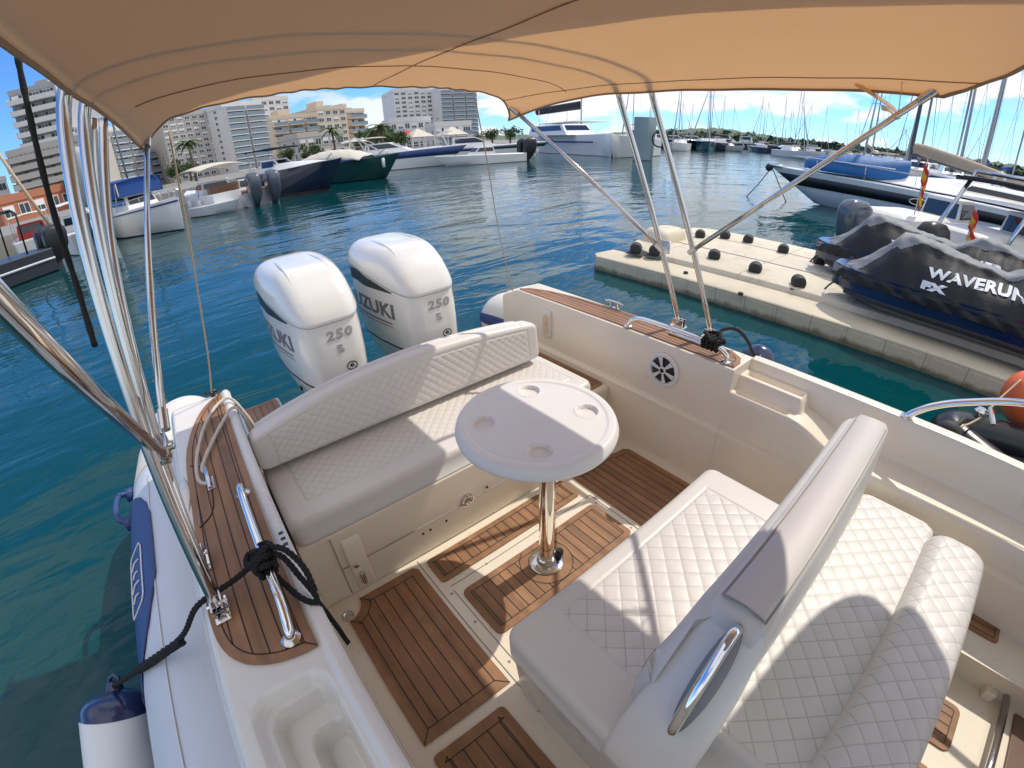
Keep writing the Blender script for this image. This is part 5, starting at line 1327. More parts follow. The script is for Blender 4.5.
# dark hulls
t, L, R = ship('motor_boat', 'dark blue-green sports boat with a black hardtop, its stem pointing right', 'boat', (5.2, 34.6), (9.0, 27.9), 2.7, 1.35, 'navyhull', rake=1.1, sheer=.3)
strake(t, R, 1, 2, M['anti'], 'boot_top', .012, .45, 1.0)
mb = MB(); mb.rings([[(x, y, z) for x, y, z in ((3.4, -1.1, 1.45), (5.2, -.9, 1.55), (7.2, -.2, 1.72), (7.2, .2, 1.72), (5.2, .9, 1.55), (3.4, 1.1, 1.45))], [(x, y, z) for x, y, z in ((3.6, -.8, 1.9), (5.0, -.6, 1.85), (6.6, -.1, 1.8), (6.6, .1, 1.8), (5.0, .6, 1.85), (3.6, .8, 1.9))]]); put('foredeck', mb, M['white'], t, bevel=.05, world=False)
cabin(t, 2.2, 4.2, 1.6, 1.4, 2.2, 'white', .8); awning(t, 1.2, 4.2, 1.9, 2.85, 'blackcv', .06, True, 'hardtop', zbase=1.4, th=.08)
posts(t, [(7.3, 0, 1.8), (7.75, 0, 2.1), (8.0, 0, 1.7)], .035, 'steel', 'bow_roller')
t, L, R = ship('motor_boat', 'dark green motor boat under a domed pale winter cover', 'boat', (9.6, 37.5), (14.2, 31.0), 2.8, 1.3, 'tealhull', rake=1.0, sheer=.25)
mb = MB(); n = 16; X, Y = np.meshgrid(np.linspace(.2, 6.2, 24), np.linspace(-1.3, 1.3, n), indexing='ij'); Z = 1.35+.95*np.cos(Y/1.3*1.45)**.6*np.sin(np.clip((X-.0)/6.4, 0, 1)*PI)**.45+.03*np.sin(X*7+Y*5)
mb.grid(X, Y, Z); o = put('winter_cover', mb, M['creamcv'], t, smooth=True, world=False); o.modifiers.new('Solidify', 'SOLIDIFY').thickness = .03
fenders_on(t, R, [(19, 1), (19, -1)]); posts(t, [(7.0, 0, 1.7), (7.6, 0, 2.0), (7.8, 0, 1.5)], .035, 'steel', 'bow_roller')
t, L, R = ship('motor_yacht', 'white and navy striped sports yacht with a radar arch', 'yacht', (15.6, 45.5), (24.2, 38.6), 3.4, 1.5, 'white', rake=1.8, sheer=.2)
strake(t, R, 3, 4, M['navy'], 'navy_band', .015, .25, .95)
cabin(t, 3.0, 7.2, 2.4, 1.6, 2.5, 'white', 2.2); awning(t, 2.2, 4.4, 2.4, 3.0, 'creamcv', .12, False)
for s in (-1, 1): posts(t, [(2.2, s*1.3, 1.6), (1.5, s*1.25, 3.1), (2.0, s*1.1, 3.2), (4.4, s*1.1, 1.7)], .06, 'white', 'radar_arch')
posts(t, [(1.55, -1.25, 3.1), (1.55, 1.25, 3.1)], .07, 'white', 'radar_arch'); railing(t, R, 12, 21, .5)
t, L, R = ship('motor_yacht', 'low white open yacht behind the navy striped one', 'yacht', (17.5, 52), (27, 47.5), 3.2, 1.4, 'offw', rake=1.5)
cabin(t, 3.0, 7.0, 2.3, 1.5, 2.4, 'white', 2.0); awning(t, .6, 3.4, 2.4, 2.9, 'creamcv', .3, True, zbase=1.4)
# white boat with black covered engines
t, L, R = ship('motor_boat', 'white launch with a cluster of white fenders round its black engines', 'boat', (29.6, 35.4), (21.6, 36.8), 2.6, .75, 'white', rake=.8)
cabin(t, 3.2, 5.4, 1.8, .8, 1.5, 'offw', .8)
for y in (-.6, .6): outboard(t, .0, y, .35, 1.6, 'black')
for k in range(9):
    mb = MB(); c = Vector((-1.25+.2*random.random(), -1.2+.30*k, .2+1.1*random.random())); mb.tube([c, c+Vector((.02, .02, .06)), c+Vector((.10, .05, .38)), c+Vector((.11, .05, .42))], [.03, .085, .085, .03], 8); put('hung_fender', mb, M['white'], t, smooth=True, world=False)
t, L, R = ship('motor_yacht', 'white sports yacht with dark side glass, left of the catamaran', 'yacht', (26.5, 47.5), (37.5, 41.5), 3.4, 1.35, 'white', rake=1.6)
strake(t, R, 3, 4, M['navyhull'], 'dark_band', .015, .5, .9); cabin(t, 2.5, 7.5, 2.5, 1.45, 2.5, 'white', 2.5); posts(t, [(2.2, -1.2, 1.5), (1.4, -1.1, 3.2), (2.6, -1.0, 3.3)], .09, 'white', 'radar_arch'); posts(t, [(2.2, 1.2, 1.5), (1.4, 1.1, 3.2), (2.6, 1.0, 3.3)], .09, 'white', 'radar_arch')
# sailing catamaran
cs = onz(538, 152.2); cb = onz(612, 157)
t = root('catamaran', 'large white sailing catamaran with a dark sail bag on its boom', 'catamaran', (cs.x, cs.y, WZ), math.atan2(cb.y-cs.y, cb.x-cs.x)); L = (cb-cs).length
for oy in (0, 5.2):
    R = [[(x, y+oy, z) for x, y, z in row] for row in hull_rings(L, 1.9, 2.3, rake=.3, flare=.05, stern=.9, sheer=.05)]
    mb = MB(); mb.rings(R); h_ = put('hull', mb, M['white'], t, smooth=40, world=False)
    mb = MB(); mb.box(L*.28, L*.88, oy-.985, oy-.965, 1.45, 1.62); put('blue_stripe', mb, M['bluecv'], h_, world=False)
    mb = MB(); mb.box(L*.22, L*.36, oy-.985, oy-.96, 1.25, 1.85); put('hull_window', mb, M['glass'], h_, world=False)
mb = MB(); mb.box(L*.05, L*.75, 0, 5.2, 1.5, 2.35); put('bridge_deck', mb, M['white'], t, bevel=.1, world=False)
cabin(t, L*.12, L*.66, 5.0, 2.35, 3.7, 'white', 2.0, .2, 'saloon')
mb = MB(); mb.box(L*.02, L*.55, .1, 5.1, 4.0, 4.12); put('hardtop', mb, M['white'], t, bevel=.05, world=False)
posts(t, [(L*.42, 2.6, 3.5), (L*.42, 2.6, 21)], .12, 'alu', 'mast'); posts(t, [(L*.42, 2.6, 20.5), (L*.99, 2.6, 2.4)], .03, 'mastd', 'stay'); posts(t, [(L*.42, 2.6, 20.5), (L*.1, 0, 2.4)], .02, 'mastd', 'stay')
mb = MB(); mb.rings([[(x, 2.6+.35*math.cos(a), 6.2+.55*math.sin(a)) for a in np.linspace(0, 2*PI, 12, endpoint=False)] for x in (-L*.30, L*.40)]); put('sail_bag', mb, M['blackcv'], t, smooth=50, world=False)
posts(t, [(.2, .2, 2.3), (.2, .2, 6.0)], .05, 'steel', 'davit'); posts(t, [(-.4, 5, 2.3), (-.4, 5, 6.0)], .05, 'steel', 'davit')
t, L, R = ship('motor_yacht', 'cream hulled motor yacht with a red canvas, right of the catamaran', 'yacht', tuple(far(650, 150, 62))[:2], tuple(far(612, 152, 50))[:2], 3.6, 1.9, 'offw', rake=.6)
cabin(t, 1.5, 7, 2.6, 2.0, 3.0, 'offw', 1.2); awning(t, .4, 4.5, 2.8, 3.5, 'redc', .15, True, zbase=2.0)
# grey steel bow close behind the steel bows
a_ = far(633, 154, 47); b_ = far(654, 153, 47)
t, L, R = ship('barge', 'tall grey steel barge end seen between the two awning uprights', 'barge', tuple(a_)[:2], tuple(b_)[:2], 2.4, 3.9, 'hillgrey' if 'hillgrey' in M else 'engg', rake=.2, sheer=.0)
t.children[0].data.materials[0] = mat('barge_grey', (.25, .33, .36), .6, noise=(.6, .2))
mb = MB(); mb.tube([(2.4+.7*math.cos(a), -2.3, 2.0+.7*math.sin(a)) for a in np.linspace(0, 2*PI, 20)], .08, 6, caps=False); put('tyre', mb, M['rubber'], t, smooth=True, world=False)

# blue covered yacht on the right, lying parallel with the dock
t, L, R = ship('motor_yacht', 'white yacht with a broad black band, bow roller and blue covered tender on its foredeck', 'yacht', (20.6, -7.5), (19.6, 6.6), 3.8, 1.02, 'white', rake=1.6, sheer=.22, n=30, flare=.22, draft=.5)
strake(t, R, 3, 4, M['black'], 'black_band', .02, .18, .72)
mb = MB(); mb.rings([[(x, y, z) for x, y, z in ((.5, -1.7, 1.08), (9.5, -1.3, 1.18), (12.5, -.3, 1.26), (12.5, .3, 1.26), (9.5, 1.3, 1.18), (.5, 1.7, 1.08))], [(x, y, z) for x, y, z in ((.5, -1.3, 1.55), (8.5, -.9, 1.65), (10.8, -.1, 1.45), (10.8, .1, 1.45), (8.5, .9, 1.65), (.5, 1.3, 1.55))]]); put('coachroof', mb, M['white'], t, bevel=.08, world=False)
mb = MB(); mb.rings([[(x, y*s, z) for x, y, z in ((4.6, 1.46, 1.32), (8.4, 1.18, 1.40), (8.2, 1.06, 1.56), (4.6, 1.40, 1.48))] for s in (1, 1.03)]); put('cabin_window', mb, M['glass'], t, world=False)
mb = MB(); 
R2 = []
for i in range(18):
    s = i/17; x = 10.2+3.7*s; hw = .95*math.sin(min(1, s*1.5+.25)*PI/2)*(1-max(0, (s-.55)/.45)**2*.85); hh = .66*(1-max(0, (s-.45)/.55)**2*.55)
    R2.append([(x, hw*math.cos(a), 1.25+.12+hh*max(-.15, math.sin(a))**1.0*(1-.12*abs(math.cos(a)))) for a in np.linspace(-.25, PI+.25, 16)])
mb.rings(R2); cv2 = put('covered_tender', mb, M['brightblue'], t, smooth=55, world=False)
mb = MB(); mb.tube([(10.2+3.7*i/17, .95*math.sin(min(1, i/17*1.5+.25)*PI/2)*(1-max(0, (i/17-.55)/.45)**2*.85)*.93, 1.68+.03*i/17) for i in range(2, 16)], .02, 6); put('cover_seam', mb, M['letw'], cv2, smooth=True, world=False)
posts(t, [(14.6, -.12, 1.24), (15.2, -.12, 1.30), (15.35, 0, 1.2), (15.2, .12, 1.30), (14.6, .12, 1.24)], .07, 'steel', 'bow_roller')
mb = MB(); mb.lathe([(.12, -.14), (.16, 0), (.12, .14)], (15.3, 0, 1.18), 14, M=Matrix.Rotation(PI/2, 4, 'X')); put('anchor', mb, M['rubber'], t, smooth=True, world=False)
posts(t, [(15.2, .1, 1.15), (15.5, .5, .5), (15.8, .8, 0)], .018, 'rubber', 'anchor_line'); posts(t, [(15.1, .2, 1.15), (14.2, .8, 0)], .018, 'rubber', 'anchor_line')
mb = MB(); mb.tube([(9.6+.30*math.cos(a), 1.66, .80+.10*math.sin(a)) for a in np.linspace(0, 2*PI, 22)], .022, 6, caps=False); put('porthole_ring', mb, M['steel'], t, smooth=True, world=False)
railing(t, R, 20, 29, .5)

# two ribs lying beyond the jet skis, sterns towards us
def right_rib(label, stern, bow, eng, y_e, sc, arch_):
    t, L, R = ship('rib_boat', label, 'boat', stern, bow, 2.0, .55, 'tubeg', rake=.4, sheer=.15)
    mb = MB(); mb.box(.1, L*.8, -.75, .75, .30, .62); put('deck', mb, M['offw'], t, bevel=.06, world=False)
    outboard(t, .0, y_e, .20 if sc > 1 else .05, sc, eng)
    mb = MB(); mb.rings([[(x, y, z) for x, y in rrect(.4+e, 2.2-e, -.75+e, .75-e, .2, 4)] for z, e in ((.6, 0), (.88, .03), (.95, .12))]); put('sunpad', mb, M['tubew'], t, smooth=40, world=False)
    cabin(t, 2.6, 3.8, 1.1, .6, 1.35, 'offw', .4)
    return t
t = right_rib('pale grey rib boat with a mid grey outboard, beyond the jet skis', (11.4, 2.15), (16.5, -.4), 'engg', 0, 1, True)
t = right_rib('rib boat with a black outboard and raked arch under a black awning', (11.0, .55), (16.2, -2.6), 'black', 0, .9, True)
for s_ in (-1, 1): posts(t, [(.6, s_*.8, .6), (1.3, s_*.78, 1.6), (1.5, s_*.7, 2.05)], .05, 'steel', 'raked_arch')
posts(t, [(1.5, -.7, 2.05), (1.5, .7, 2.05)], .05, 'steel', 'raked_arch')
awning(t, 1.2, 4.4, 1.9, 1.92, 'blackcv', .04, False, 'black_awning', th=.09)
# flags
def flag(base, tip, label, cols, size=(.5, .34), droop=.5, seed=0):
    f = root('flag', label, 'flag', base); b0 = Vector(base); T = Vector(tip)-b0
    mb = MB(); mb.tube([Vector((0, 0, 0)), T], .012, 6); put('staff', mb, M['alu'], f, world=False, smooth=True)
    d = Vector((-.35, -.15, -.9)).normalized(); u = -T.normalized()
    mb = MB(); n = 12; m = 9; o = []
    V = [];
    for i in range(n+1):
        for j in range(m+1):
            p = T+u*(size[1]*j/m)+d*(size[0]*i/n)+Vector((.04*math.sin(i*.9+j*.5+seed), .05*math.sin(i*.7+seed), 0)); V.append(p)
    Fs = []; ms = []
    mb.add(V, [(i*(m+1)+j, i*(m+1)+j+1, (i+1)*(m+1)+j+1, (i+1)*(m+1)+j) for i in range(n) for j in range(m)])
    for k in range(len(mb.m)): jj = k % m; mb.m[k] = 0 if jj < m*.25 or jj >= m*.75 else 1
    o = put('cloth', mb, cols, f, smooth=True, world=False); o.modifiers.new('Solidify', 'SOLIDIFY').thickness = .004
q = Vector((12.3, 1.35, .55)); flag(tuple(q), (12.3, 1.35, 1.80), 'red and yellow flag drooping from the staff above the pale rib boat', [M['redc'], M['yel']], (.75, .42), seed=1)
q = Vector((11.2, .18, .45)); flag(tuple(q), (11.2, .16, 1.05), 'red and yellow flag hanging low behind the nearer jet ski cover', [M['redc'], M['yel']], (.55, .38), seed=2)

# =================================================================== SAILING BOATS
def sailboat(name, label, pos, rz, L, mast, group=None, sail='bluecv', boom=True, detail=True, hullm='white'):
    t = root(name, label, 'sailing boat', (pos[0], pos[1], WZ), rz, group)
    R = hull_rings(L, L*.3, L*.10, rake=L*.08, n=12, stern=.7, draft=.3); near_ring_hull(t, R, M[hullm])
    cabin(t, L*.28, L*.62, L*.17, L*.105, L*.16, 'white', L*.1, glass=detail)
    x = L*.56; r = max(.045, mast*.0042)
    posts(t, [(x, 0, L*.1), (x, 0, mast)], r, 'alu', 'mast')
    if detail:
        for f in (.45, .72): posts(t, [(x, -L*.07, mast*f), (x, L*.07, mast*f)], r*.5, 'alu', 'spreader')
    for p in (((L*1.02, 0), (0, 0), (x-.2, L*.14), (x-.2, -L*.14)) if detail else ((L*1.02, 0), (0, 0))): posts(t, [(x, 0, mast*.97), (p[0], p[1], L*.11)], .012, 'mastd', 'stay')
    if boom:
        mb = MB(); mb.tube([(x-.1, 0, L*.22), (L*.15, 0, L*.21)], [L*.012, L*.018], 8); put('boom_cover', mb, M[sail], t, smooth=True, world=False)
        mb = MB(); mb.tube([(L*1.0, 0, L*.14), (x+.1, 0, mast*.94)], [L*.010, L*.004], 6); put('furled_sail', mb, M['offw'], t, smooth=True, world=False)
    return t
# distinct masts on the right (azimuth px, distance, height)
specs = [
         ((921, 152), 40, 19.0, 12.5, 'bluecv', 'sailing boat with two close dark masts behind the flag'),
         ((956, 160), 46, 19.0, 12.0, 'creamcv', 'sailing boat whose mast stands over the middle of the tan boom cover'),
         ((984, 168), 50, 23.0, 13.0, 'bluecv', 'sailing boat with the tallest dark mast near the right edge'),
         ((872, 150), 60, 16.0, 11.0, 'creamcv', 'sailing boat with a slim mast crossing the right awning strut'),
         ((1012, 176), 60, 20.0, 12.0, 'bluecv', 'sailing boat with a mast at the right margin')]
for (px, py), D, mh, L, sl, lb in specs:
    p = far(px, py, D); rz = math.atan2(-p.y, -p.x)+random.uniform(-.35, .35); d = Vector((math.cos(rz), math.sin(rz)))*L*.56
    t = sailboat('sailing_boat', lb, (p.x-d.x, p.y-d.y), rz, L, mh, 'sailing boats moored on the right', sl)
# yacht with the long tan sail cover: mast far end, boom running to the right
bA = far(916, 148, 30); bB = far(1042, 193, 24.5); dd_ = (bA-bB).normalized(); dd2 = Vector((dd_.x, dd_.y, 0)).normalized(); bl_ = Vector((bA.x-bB.x, bA.y-bB.y, 0)).length
st_ = bB-dd2*.6; bo_ = st_+dd2*(bl_+6.2)
t, L, R = ship('sailing_yacht', 'white sailing yacht with a long tan sail cover along its boom, thick grey mast', 'sailing boat', (st_.x, st_.y), (bo_.x, bo_.y), 3.2, .95, 'white', rake=1.0, n=24)
cabin(t, 2.6, 7.4, 1.9, 1.05, 1.55, 'white', 1.2); railing(t, R, 4, 23, .55)
xm = .6+bl_
posts(t, [(xm+.3, 0, 1.1), (xm+.3, 0, 17)], .10, 'mastd', 'mast')
zA, zB = bA.z-WZ, bB.z-WZ
mb = MB(); mb.rings([[(.6+bl_*f, r*math.cos(a)*.7, zB+(zA-zB)*f+r*math.sin(a)) for a in np.linspace(0, 2*PI, 14, endpoint=False)] for f, r in ((1.02, .10), (1, .26), (.9, .30), (.6, .27), (.3, .22), (.0, .17))]); put('boom_cover', mb, M['tancv'], t, smooth=True, world=False)
mb = MB(); mb.tube([(.2, 0, zB-.25), (xm+.2, 0, zA-.32)], .07, 8); put('boom', mb, M['mastd'], t, smooth=True, world=False)
posts(t, [(0, 0, 1.1), (xm+.3, 0, 16.8)], .018, 'mastd', 'stay'); posts(t, [(L, 0, 1.3), (xm+.3, 0, 16.8)], .018, 'mastd', 'stay'); posts(t, [(xm, 1.2, 1.1), (xm+.3, 0, 12)], .014, 'mastd', 'stay'); posts(t, [(xm, -1.2, 1.1), (xm+.3, 0, 12)], .014, 'mastd', 'stay')
mb = MB(); mb.tube([(1.6+.26*math.cos(a), 1.3, 1.75+.34*math.sin(a)) for a in np.linspace(0, 2*PI, 16)], .06, 8, caps=False); put('lifebuoy', mb, M['white'], t, smooth=True, world=False)
# mid water: two tall dark masts on a schooner, right centre
for px, D, mh, L, hm, lb in ((706, 105, 16.5, 15, 'tealhull', 'dark hulled yacht with the first of two close tall masts'), (709.5, 112, 17.0, 15, 'navyhull', 'dark hulled yacht with the second of two close tall masts'),
                             (678, 90, 13.5, 12, 'white', 'white sloop with a blue hull stripe under a single mast left of the tall pair'), (632, 95, 18, 13, 'white', 'sloop mast rising behind the grey barge end'),
                             (794, 95, 11.5, 11, 'white', 'sloop with the taller mast standing just left of the blue covered yacht'), (797, 120, 14, 12, 'offw', 'sloop mast close beside the taller one left of the blue covered yacht')):
    p = far(px, 148, D); rz = random.uniform(2.6, 4.2); d = Vector((math.cos(rz), math.sin(rz)))*L*.56
    sailboat('sailing_boat', lb, (p.x-d.x, p.y-d.y), rz, L, mh, 'sailing boats moored in the middle distance', 'blackcv', hullm=hm, detail=False)
# the far marina: many small masts
rr = random.Random(3); k = 0
for px in [648, 655, 662, 668, 672, 690, 696, 716, 726, 745, 760, 764, 771, 775, 779, 783, 788, 804, 812, 826, 838, 843, 852, 858, 872, 895, 935, 968, 1003]:
    D = rr.uniform(115, 210); mh = rr.uniform(9, 15)*(D/150); p = far(px, 150, D); L = rr.uniform(9, 13); rz = rr.uniform(0, 6.28)
    sailboat('sailing_boat', 'distant moored sailing boat among the forest of thin masts', (p.x, p.y), rz, L, mh, 'distant moored sailing boats', rr.choice(['bluecv', 'creamcv', 'blackcv']), detail=False, hullm=rr.choice(['white', 'white', 'offw', 'navyhull']))
for px, D, L, hm, lb in ((648, 80, 10, 'navyhull', 'dark motor cruiser right behind the awning uprights'), (664, 92, 12, 'white', 'white motor cruiser with a small flybridge, middle distance'), (676, 84, 9, 'tealhull', 'low dark green launch in the middle distance'), (694, 100, 11, 'offw', 'grey white cruiser beside the two tall masts'),
                         (727, 130, 16, 'white', 'white motor yacht at the mouth of the basin'), (752, 128, 22, 'navyhull', 'long dark ship moored at the breakwater'), (775, 112, 20, 'blackhull', 'second dark ship lying right of the long one'), (815, 130, 10, 'white', 'small white cruiser behind the blue covered yacht')):
    D *= 1.45; p = far(px, 150, D); q_ = Vector((p.y, -p.x, 0)).normalized()*L/2*(1.3 if 'ship' in lb else 1)
    t, L2, R = ship('motor_cruiser', lb, 'boat', (p.x-q_.x, p.y-q_.y), (p.x+q_.x, p.y+q_.y), L*.28, 1.0+L*(.02 if 'ship' in lb else .045), hm, rake=1.2)
    if 'ship' not in lb: cabin(t, L*.2, L*.7, L*.2, 1.0+L*.05, 2.0+L*.09, 'white', L*.15)
    else: cabin(t, L*.1, L*.3, L*.2, 1+L*.05, 2.4+L*.07, 'offw', .6)

# =================================================================== SHORE, HILLS
def shore_poly(pts, z, label=None):
    return pts
mb = MB()
edge_px = [((-60, 250), 32), ((0, 215), 34), ((60, 203), 38), ((120, 190), 40), ((200, 170), 44), ((270, 158), 50), ((340, 150), 56), ((420, 143), 60), ((480, 138), 66), ((520, 137), 75), ((560, 136), 100), ((600, 137), 150), ((640, 139), 240)]
near_ = [far(*p, D) for p, D in edge_px]; farr = [far(*p, 700) for p, D in edge_px]
n = len(near_)
V = [(p.x, p.y, WZ-1) for p in near_]+[(p.x, p.y, .75) for p in near_]+[(p.x, p.y, .75) for p in farr]
mb.add(V, [(i, i+1, n+i+1, n+i) for i in range(n-1)]+[(n+i, n+i+1, 2*n+i+1, 2*n+i) for i in range(n-1)])
tag(put('quay_ground', mb, M['quay']), kind='structure')
def hillstrip(name, pxs, D, hs, depth, m):
    mb = MB(); V0 = []; 
    rows = []
    for q in range(4):
        row = []
        for i, px in enumerate(pxs):
            f = i/(len(pxs)-1); h = float(np.interp(px, hs[0], hs[1])); yb = 150
            p = far(px, float(np.interp(px, [0, 232, 400, 600, 740, 868, 1000], [205, 158, 140, 136, 145, 158, 190])), D+depth*(q*.33))
            z = (WZ, h*.75, h, h*.9)[q]+(0 if q == 0 else 1)*RNG.uniform(-.12, .12)*h
            row.append((p.x, p.y, z))
        rows.append(row)
    mb.rings(rows, closed=False, caps=False); o = put(name, mb, m, smooth=True); tag(o, kind='structure')
hillstrip('hill', np.linspace(330, 560, 40), 700, ([330, 360, 385, 410, 450, 520, 560], [8, 24, 42, 24, 10, 8, 3]), 200, M['hill'])
hillstrip('hills', np.linspace(530, 1060, 140), 900, ([530, 600, 640, 680, 720, 760, 800, 860, 900, 1060], [3, 9, 15, 22, 27, 19, 14, 13, 16, 20]), 300, M['hill'])

# breakwater of dark stone in the distance on the right
mb = MB(); rows = []
for q, (dd, z) in enumerate(((0, WZ-.5), (3, 1.1), (6, 1.3), (9, WZ-.5))):
    rows.append([(lambda p: (p.x, p.y, z+RNG.uniform(-.2, .2)))(far(px, 150 if px < 800 else 150+(px-800)*.1, 215+dd)) for px in np.linspace(640, 1050, 160)])
mb.rings(rows, closed=False, caps=False); tag(put('breakwater', mb, M['quay']), 'long low stone breakwater closing the marina in the distance', 'breakwater')

# =================================================================== BUILDINGS
WINMESH = {}
def winmesh(w_, h_, kind):
    k = (round(w_, 2), round(h_, 2), kind)
    if k not in WINMESH:
        mb = MB(); mb.box(-w_/2, w_/2, -.03, .02, 0, h_, 1)
        fr_ = .07
        mb.box(-w_/2-fr_, w_/2+fr_, -.06, .02, -fr_, 0, 0); mb.box(-w_/2-fr_, w_/2+fr_, -.06, .02, h_, h_+fr_, 0)
        mb.box(-w_/2-fr_, -w_/2, -.06, .02, 0, h_, 0); mb.box(w_/2, w_/2+fr_, -.06, .02, 0, h_, 0); mb.box(-.03, .03, -.05, .02, 0, h_, 0)
        if kind == 'shut': mb.box(-w_/2, w_/2, -.055, -.035, h_*.45, h_, 0)
        WINMESH[k] = mb.mesh('window', [M['white'], M['win']])
    return WINMESH[k]
def building(label, A, B, DA, DB, top, floors, bays, wall='wallw', style='balcony', depth=14, z0=.75, side='both', pent=True, seed=0, name='apartment_building'):
    """A, B: directions (pixels) of the two front corners; DA, DB: their distances; top: direction of a roof point over A"""
    rg = random.Random(seed+len(label))
    a = far(*A, DA); b = far(*B, DB); a.z = b.z = z0; d = b-a; W = math.hypot(d.x, d.y)
    H = far(*top, DA).z-z0
    t = root(name, label, 'building', a, math.atan2(d.y, d.x))
    fh = H/floors
    mb = MB(); mb.box(0, W, 0, depth, 0, H); wl = put('wall', mb, M[wall], t, world=False)
    mb = MB(); mb.box(-.1, W+.1, -.1, .15, H, H+.9); mb.box(-.1, .15, .15, depth, H, H+.9); mb.box(W-.15, W+.1, .15, depth, H, H+.9); put('parapet', mb, M[wall], t, world=False)
    if pent:
        mb = MB(); mb.box(W*.3, W*.55, depth*.3, depth*.7, H, H+2.6); put('lift_tower', mb, M[wall], t, world=False)
        mb = MB(); mb.box(W*.62, W*.82, depth*.3, depth*.6, H, H+1.5); put('plant_room', mb, M['wallg'], t, world=False)
    bw = W/bays; cnt = 0
    def wn(x, y, z, w_, h_, rz, kind):
        nonlocal cnt
        if cnt >= 98: return
        cnt += 1
        o = bpy.data.objects.new('window', winmesh(w_, h_, kind)); COL.objects.link(o); o.parent = t; o.location = (x, y, z); o.rotation_euler = (0, 0, rz)
    for f in range(floors):
        z = f*fh
        if style in ('balcony', 'bands'):
            x0, x1 = (.3, W-.3)
            groups = [(0, W)] if style == 'bands' else [(W*(g+.06)/max(1, bays//2), W*(g+.94)/max(1, bays//2)) for g in range(max(1, bays//2))]
            for g0, g1 in groups:
                mb = MB(); mb.box(g0, g1, -1.5, -.005, z+.02, z+.2, 0)
                if f > 0 or style == 'balcony':
                    mb.box(g0, g1, -1.5, -1.42, z+.2, z+.98, 1 if style == 'balcony' else 0); mb.box(g0, g0+.08, -1.42, -.005, z+.2, z+1.15, 0); mb.box(g1-.08, g1, -1.42, -.005, z+.2, z+1.15, 0)
                put('balcony', mb, [M[wall if wall != 'wallg' else 'wallw'], M['rail']], t, world=False)
                mb = MB(); mb.box(g0+.08, g1-.08, -.012, -.004, z+.22, z+fh*.86, 0)  # flat dark sheet on the wall, painted shade of the balcony
                put('recess_shade', mb, M['recess_shade'], t, world=False)
        for k in range(bays):
            wn((k+.5)*bw, -.02, z+.25 if style != 'grid' else z+fh*.32, min(bw*.62, 2.2), min(fh*.72, 2.1) if style != 'grid' else min(fh*.5, 1.4), 0, 'shut' if rg.random() < .35 else 'open')
        if style == 'grid' and f > 0 and False: pass
    for f in range(floors):
        z = f*fh
        for k in range(max(2, int(depth/5))):
            yy = depth*(k+.5)/max(2, int(depth/5))
            if side in ('left', 'both'): wn(-.02, yy, z+fh*.32, 1.2, min(1.3, fh*.45), -PI/2, 'open')
            if side in ('right',): wn(W+.02, yy, z+fh*.32, 1.2, min(1.3, fh*.45), PI/2, 'open')
    return t, W, H
building('tall dark tower with banded balconies, highest building on the left', (33, 175), (84, 165), 124, 119, (19, 95), 11, 5, 'wallg', 'bands', 16, side='left')
building('white block of long balcony bands below the left tower', (24, 206), (104, 189), 104, 99, (12, 156), 7, 6, 'wallb', 'bands', 12, side='left', pent=False)
building('small white house block at the far left margin', (-30, 222), (16, 208), 120, 125, (-42, 190), 3, 4, 'wallw', 'grid', 12, side='right')
building('long low terracotta fronted restaurant on the left quay', (2, 216), (88, 196), 70, 76, (0, 205), 1, 6, 'terra', 'grid', 8, pent=False, name='restaurant')
building('white apartment block with stacked glass balconies behind the left steel bows', (103, 186), (150, 176), 110, 116, (98, 132), 9, 6, 'wallw', 'balcony', 14)
building('white low block between the balcony block and the grey grid block', (150, 176), (172, 171), 120, 122, (146, 152), 5, 3, 'wallb', 'balcony', 12)
building('beige grey block with rows of small windows', (172, 170), (228, 158), 112, 116, (163, 118), 11, 8, 'wallb', 'grid', 14)
building('white block with deep corner balconies next to the grey grid block', (232, 158), (270, 153), 108, 112, (222, 107), 11, 5, 'wallw', 'balcony', 14)
building('white block behind, with pairs of square windows', (262, 152), (296, 148), 135, 138, (258, 101), 11, 5, 'wallw', 'grid', 12)
building('cream apartment block with long terraces', (276, 151), (322, 146), 122, 126, (272, 120), 6, 6, 'wallc', 'balcony', 14)
building('cream and grey apartment block right of the long terraces', (322, 147), (350, 144), 126, 130, (320, 110), 7, 4, 'wallc', 'grid', 14)
building('smaller cream block with dark balconies', (350, 145), (368, 143), 134, 138, (348, 112), 6, 3, 'wallc', 'balcony', 12)
building('big white slab tower with a grid of dark openings, centre of the shore', (398, 140), (442, 137), 150, 154, (397, 92), 13, 7, 'wallw', 'grid', 16, side='left')
building('right wing of the white slab tower, set slightly forward', (442, 138), (478, 136), 146, 150, (441, 90), 13, 6, 'wallw', 'balcony', 16)
building('white terraced house on the quay below the slab tower', (392, 142), (432, 139), 100, 102, (391, 123), 3, 6, 'wallw', 'grid', 8, pent=False)
building('low white clubhouse beside the terraced house', (436, 139), (472, 137), 92, 94, (436, 127), 2, 5, 'wallw', 'balcony', 8, pent=False, name='clubhouse')
building('pale low houses behind the moored dark green boats', (300, 150), (345, 146), 88, 92, (300, 138), 2, 6, 'wallb', 'grid', 8, pent=False, name='house')
building('distant white block seen under the right awning strut', (866, 158), (882, 161), 420, 420, (866, 150), 3, 4, 'wallw', 'grid', 20, name='apartment_building')
building('distant pale block above the masts on the right', (884, 161), (905, 166), 380, 380, (884, 155), 3, 5, 'wallb', 'grid', 20)

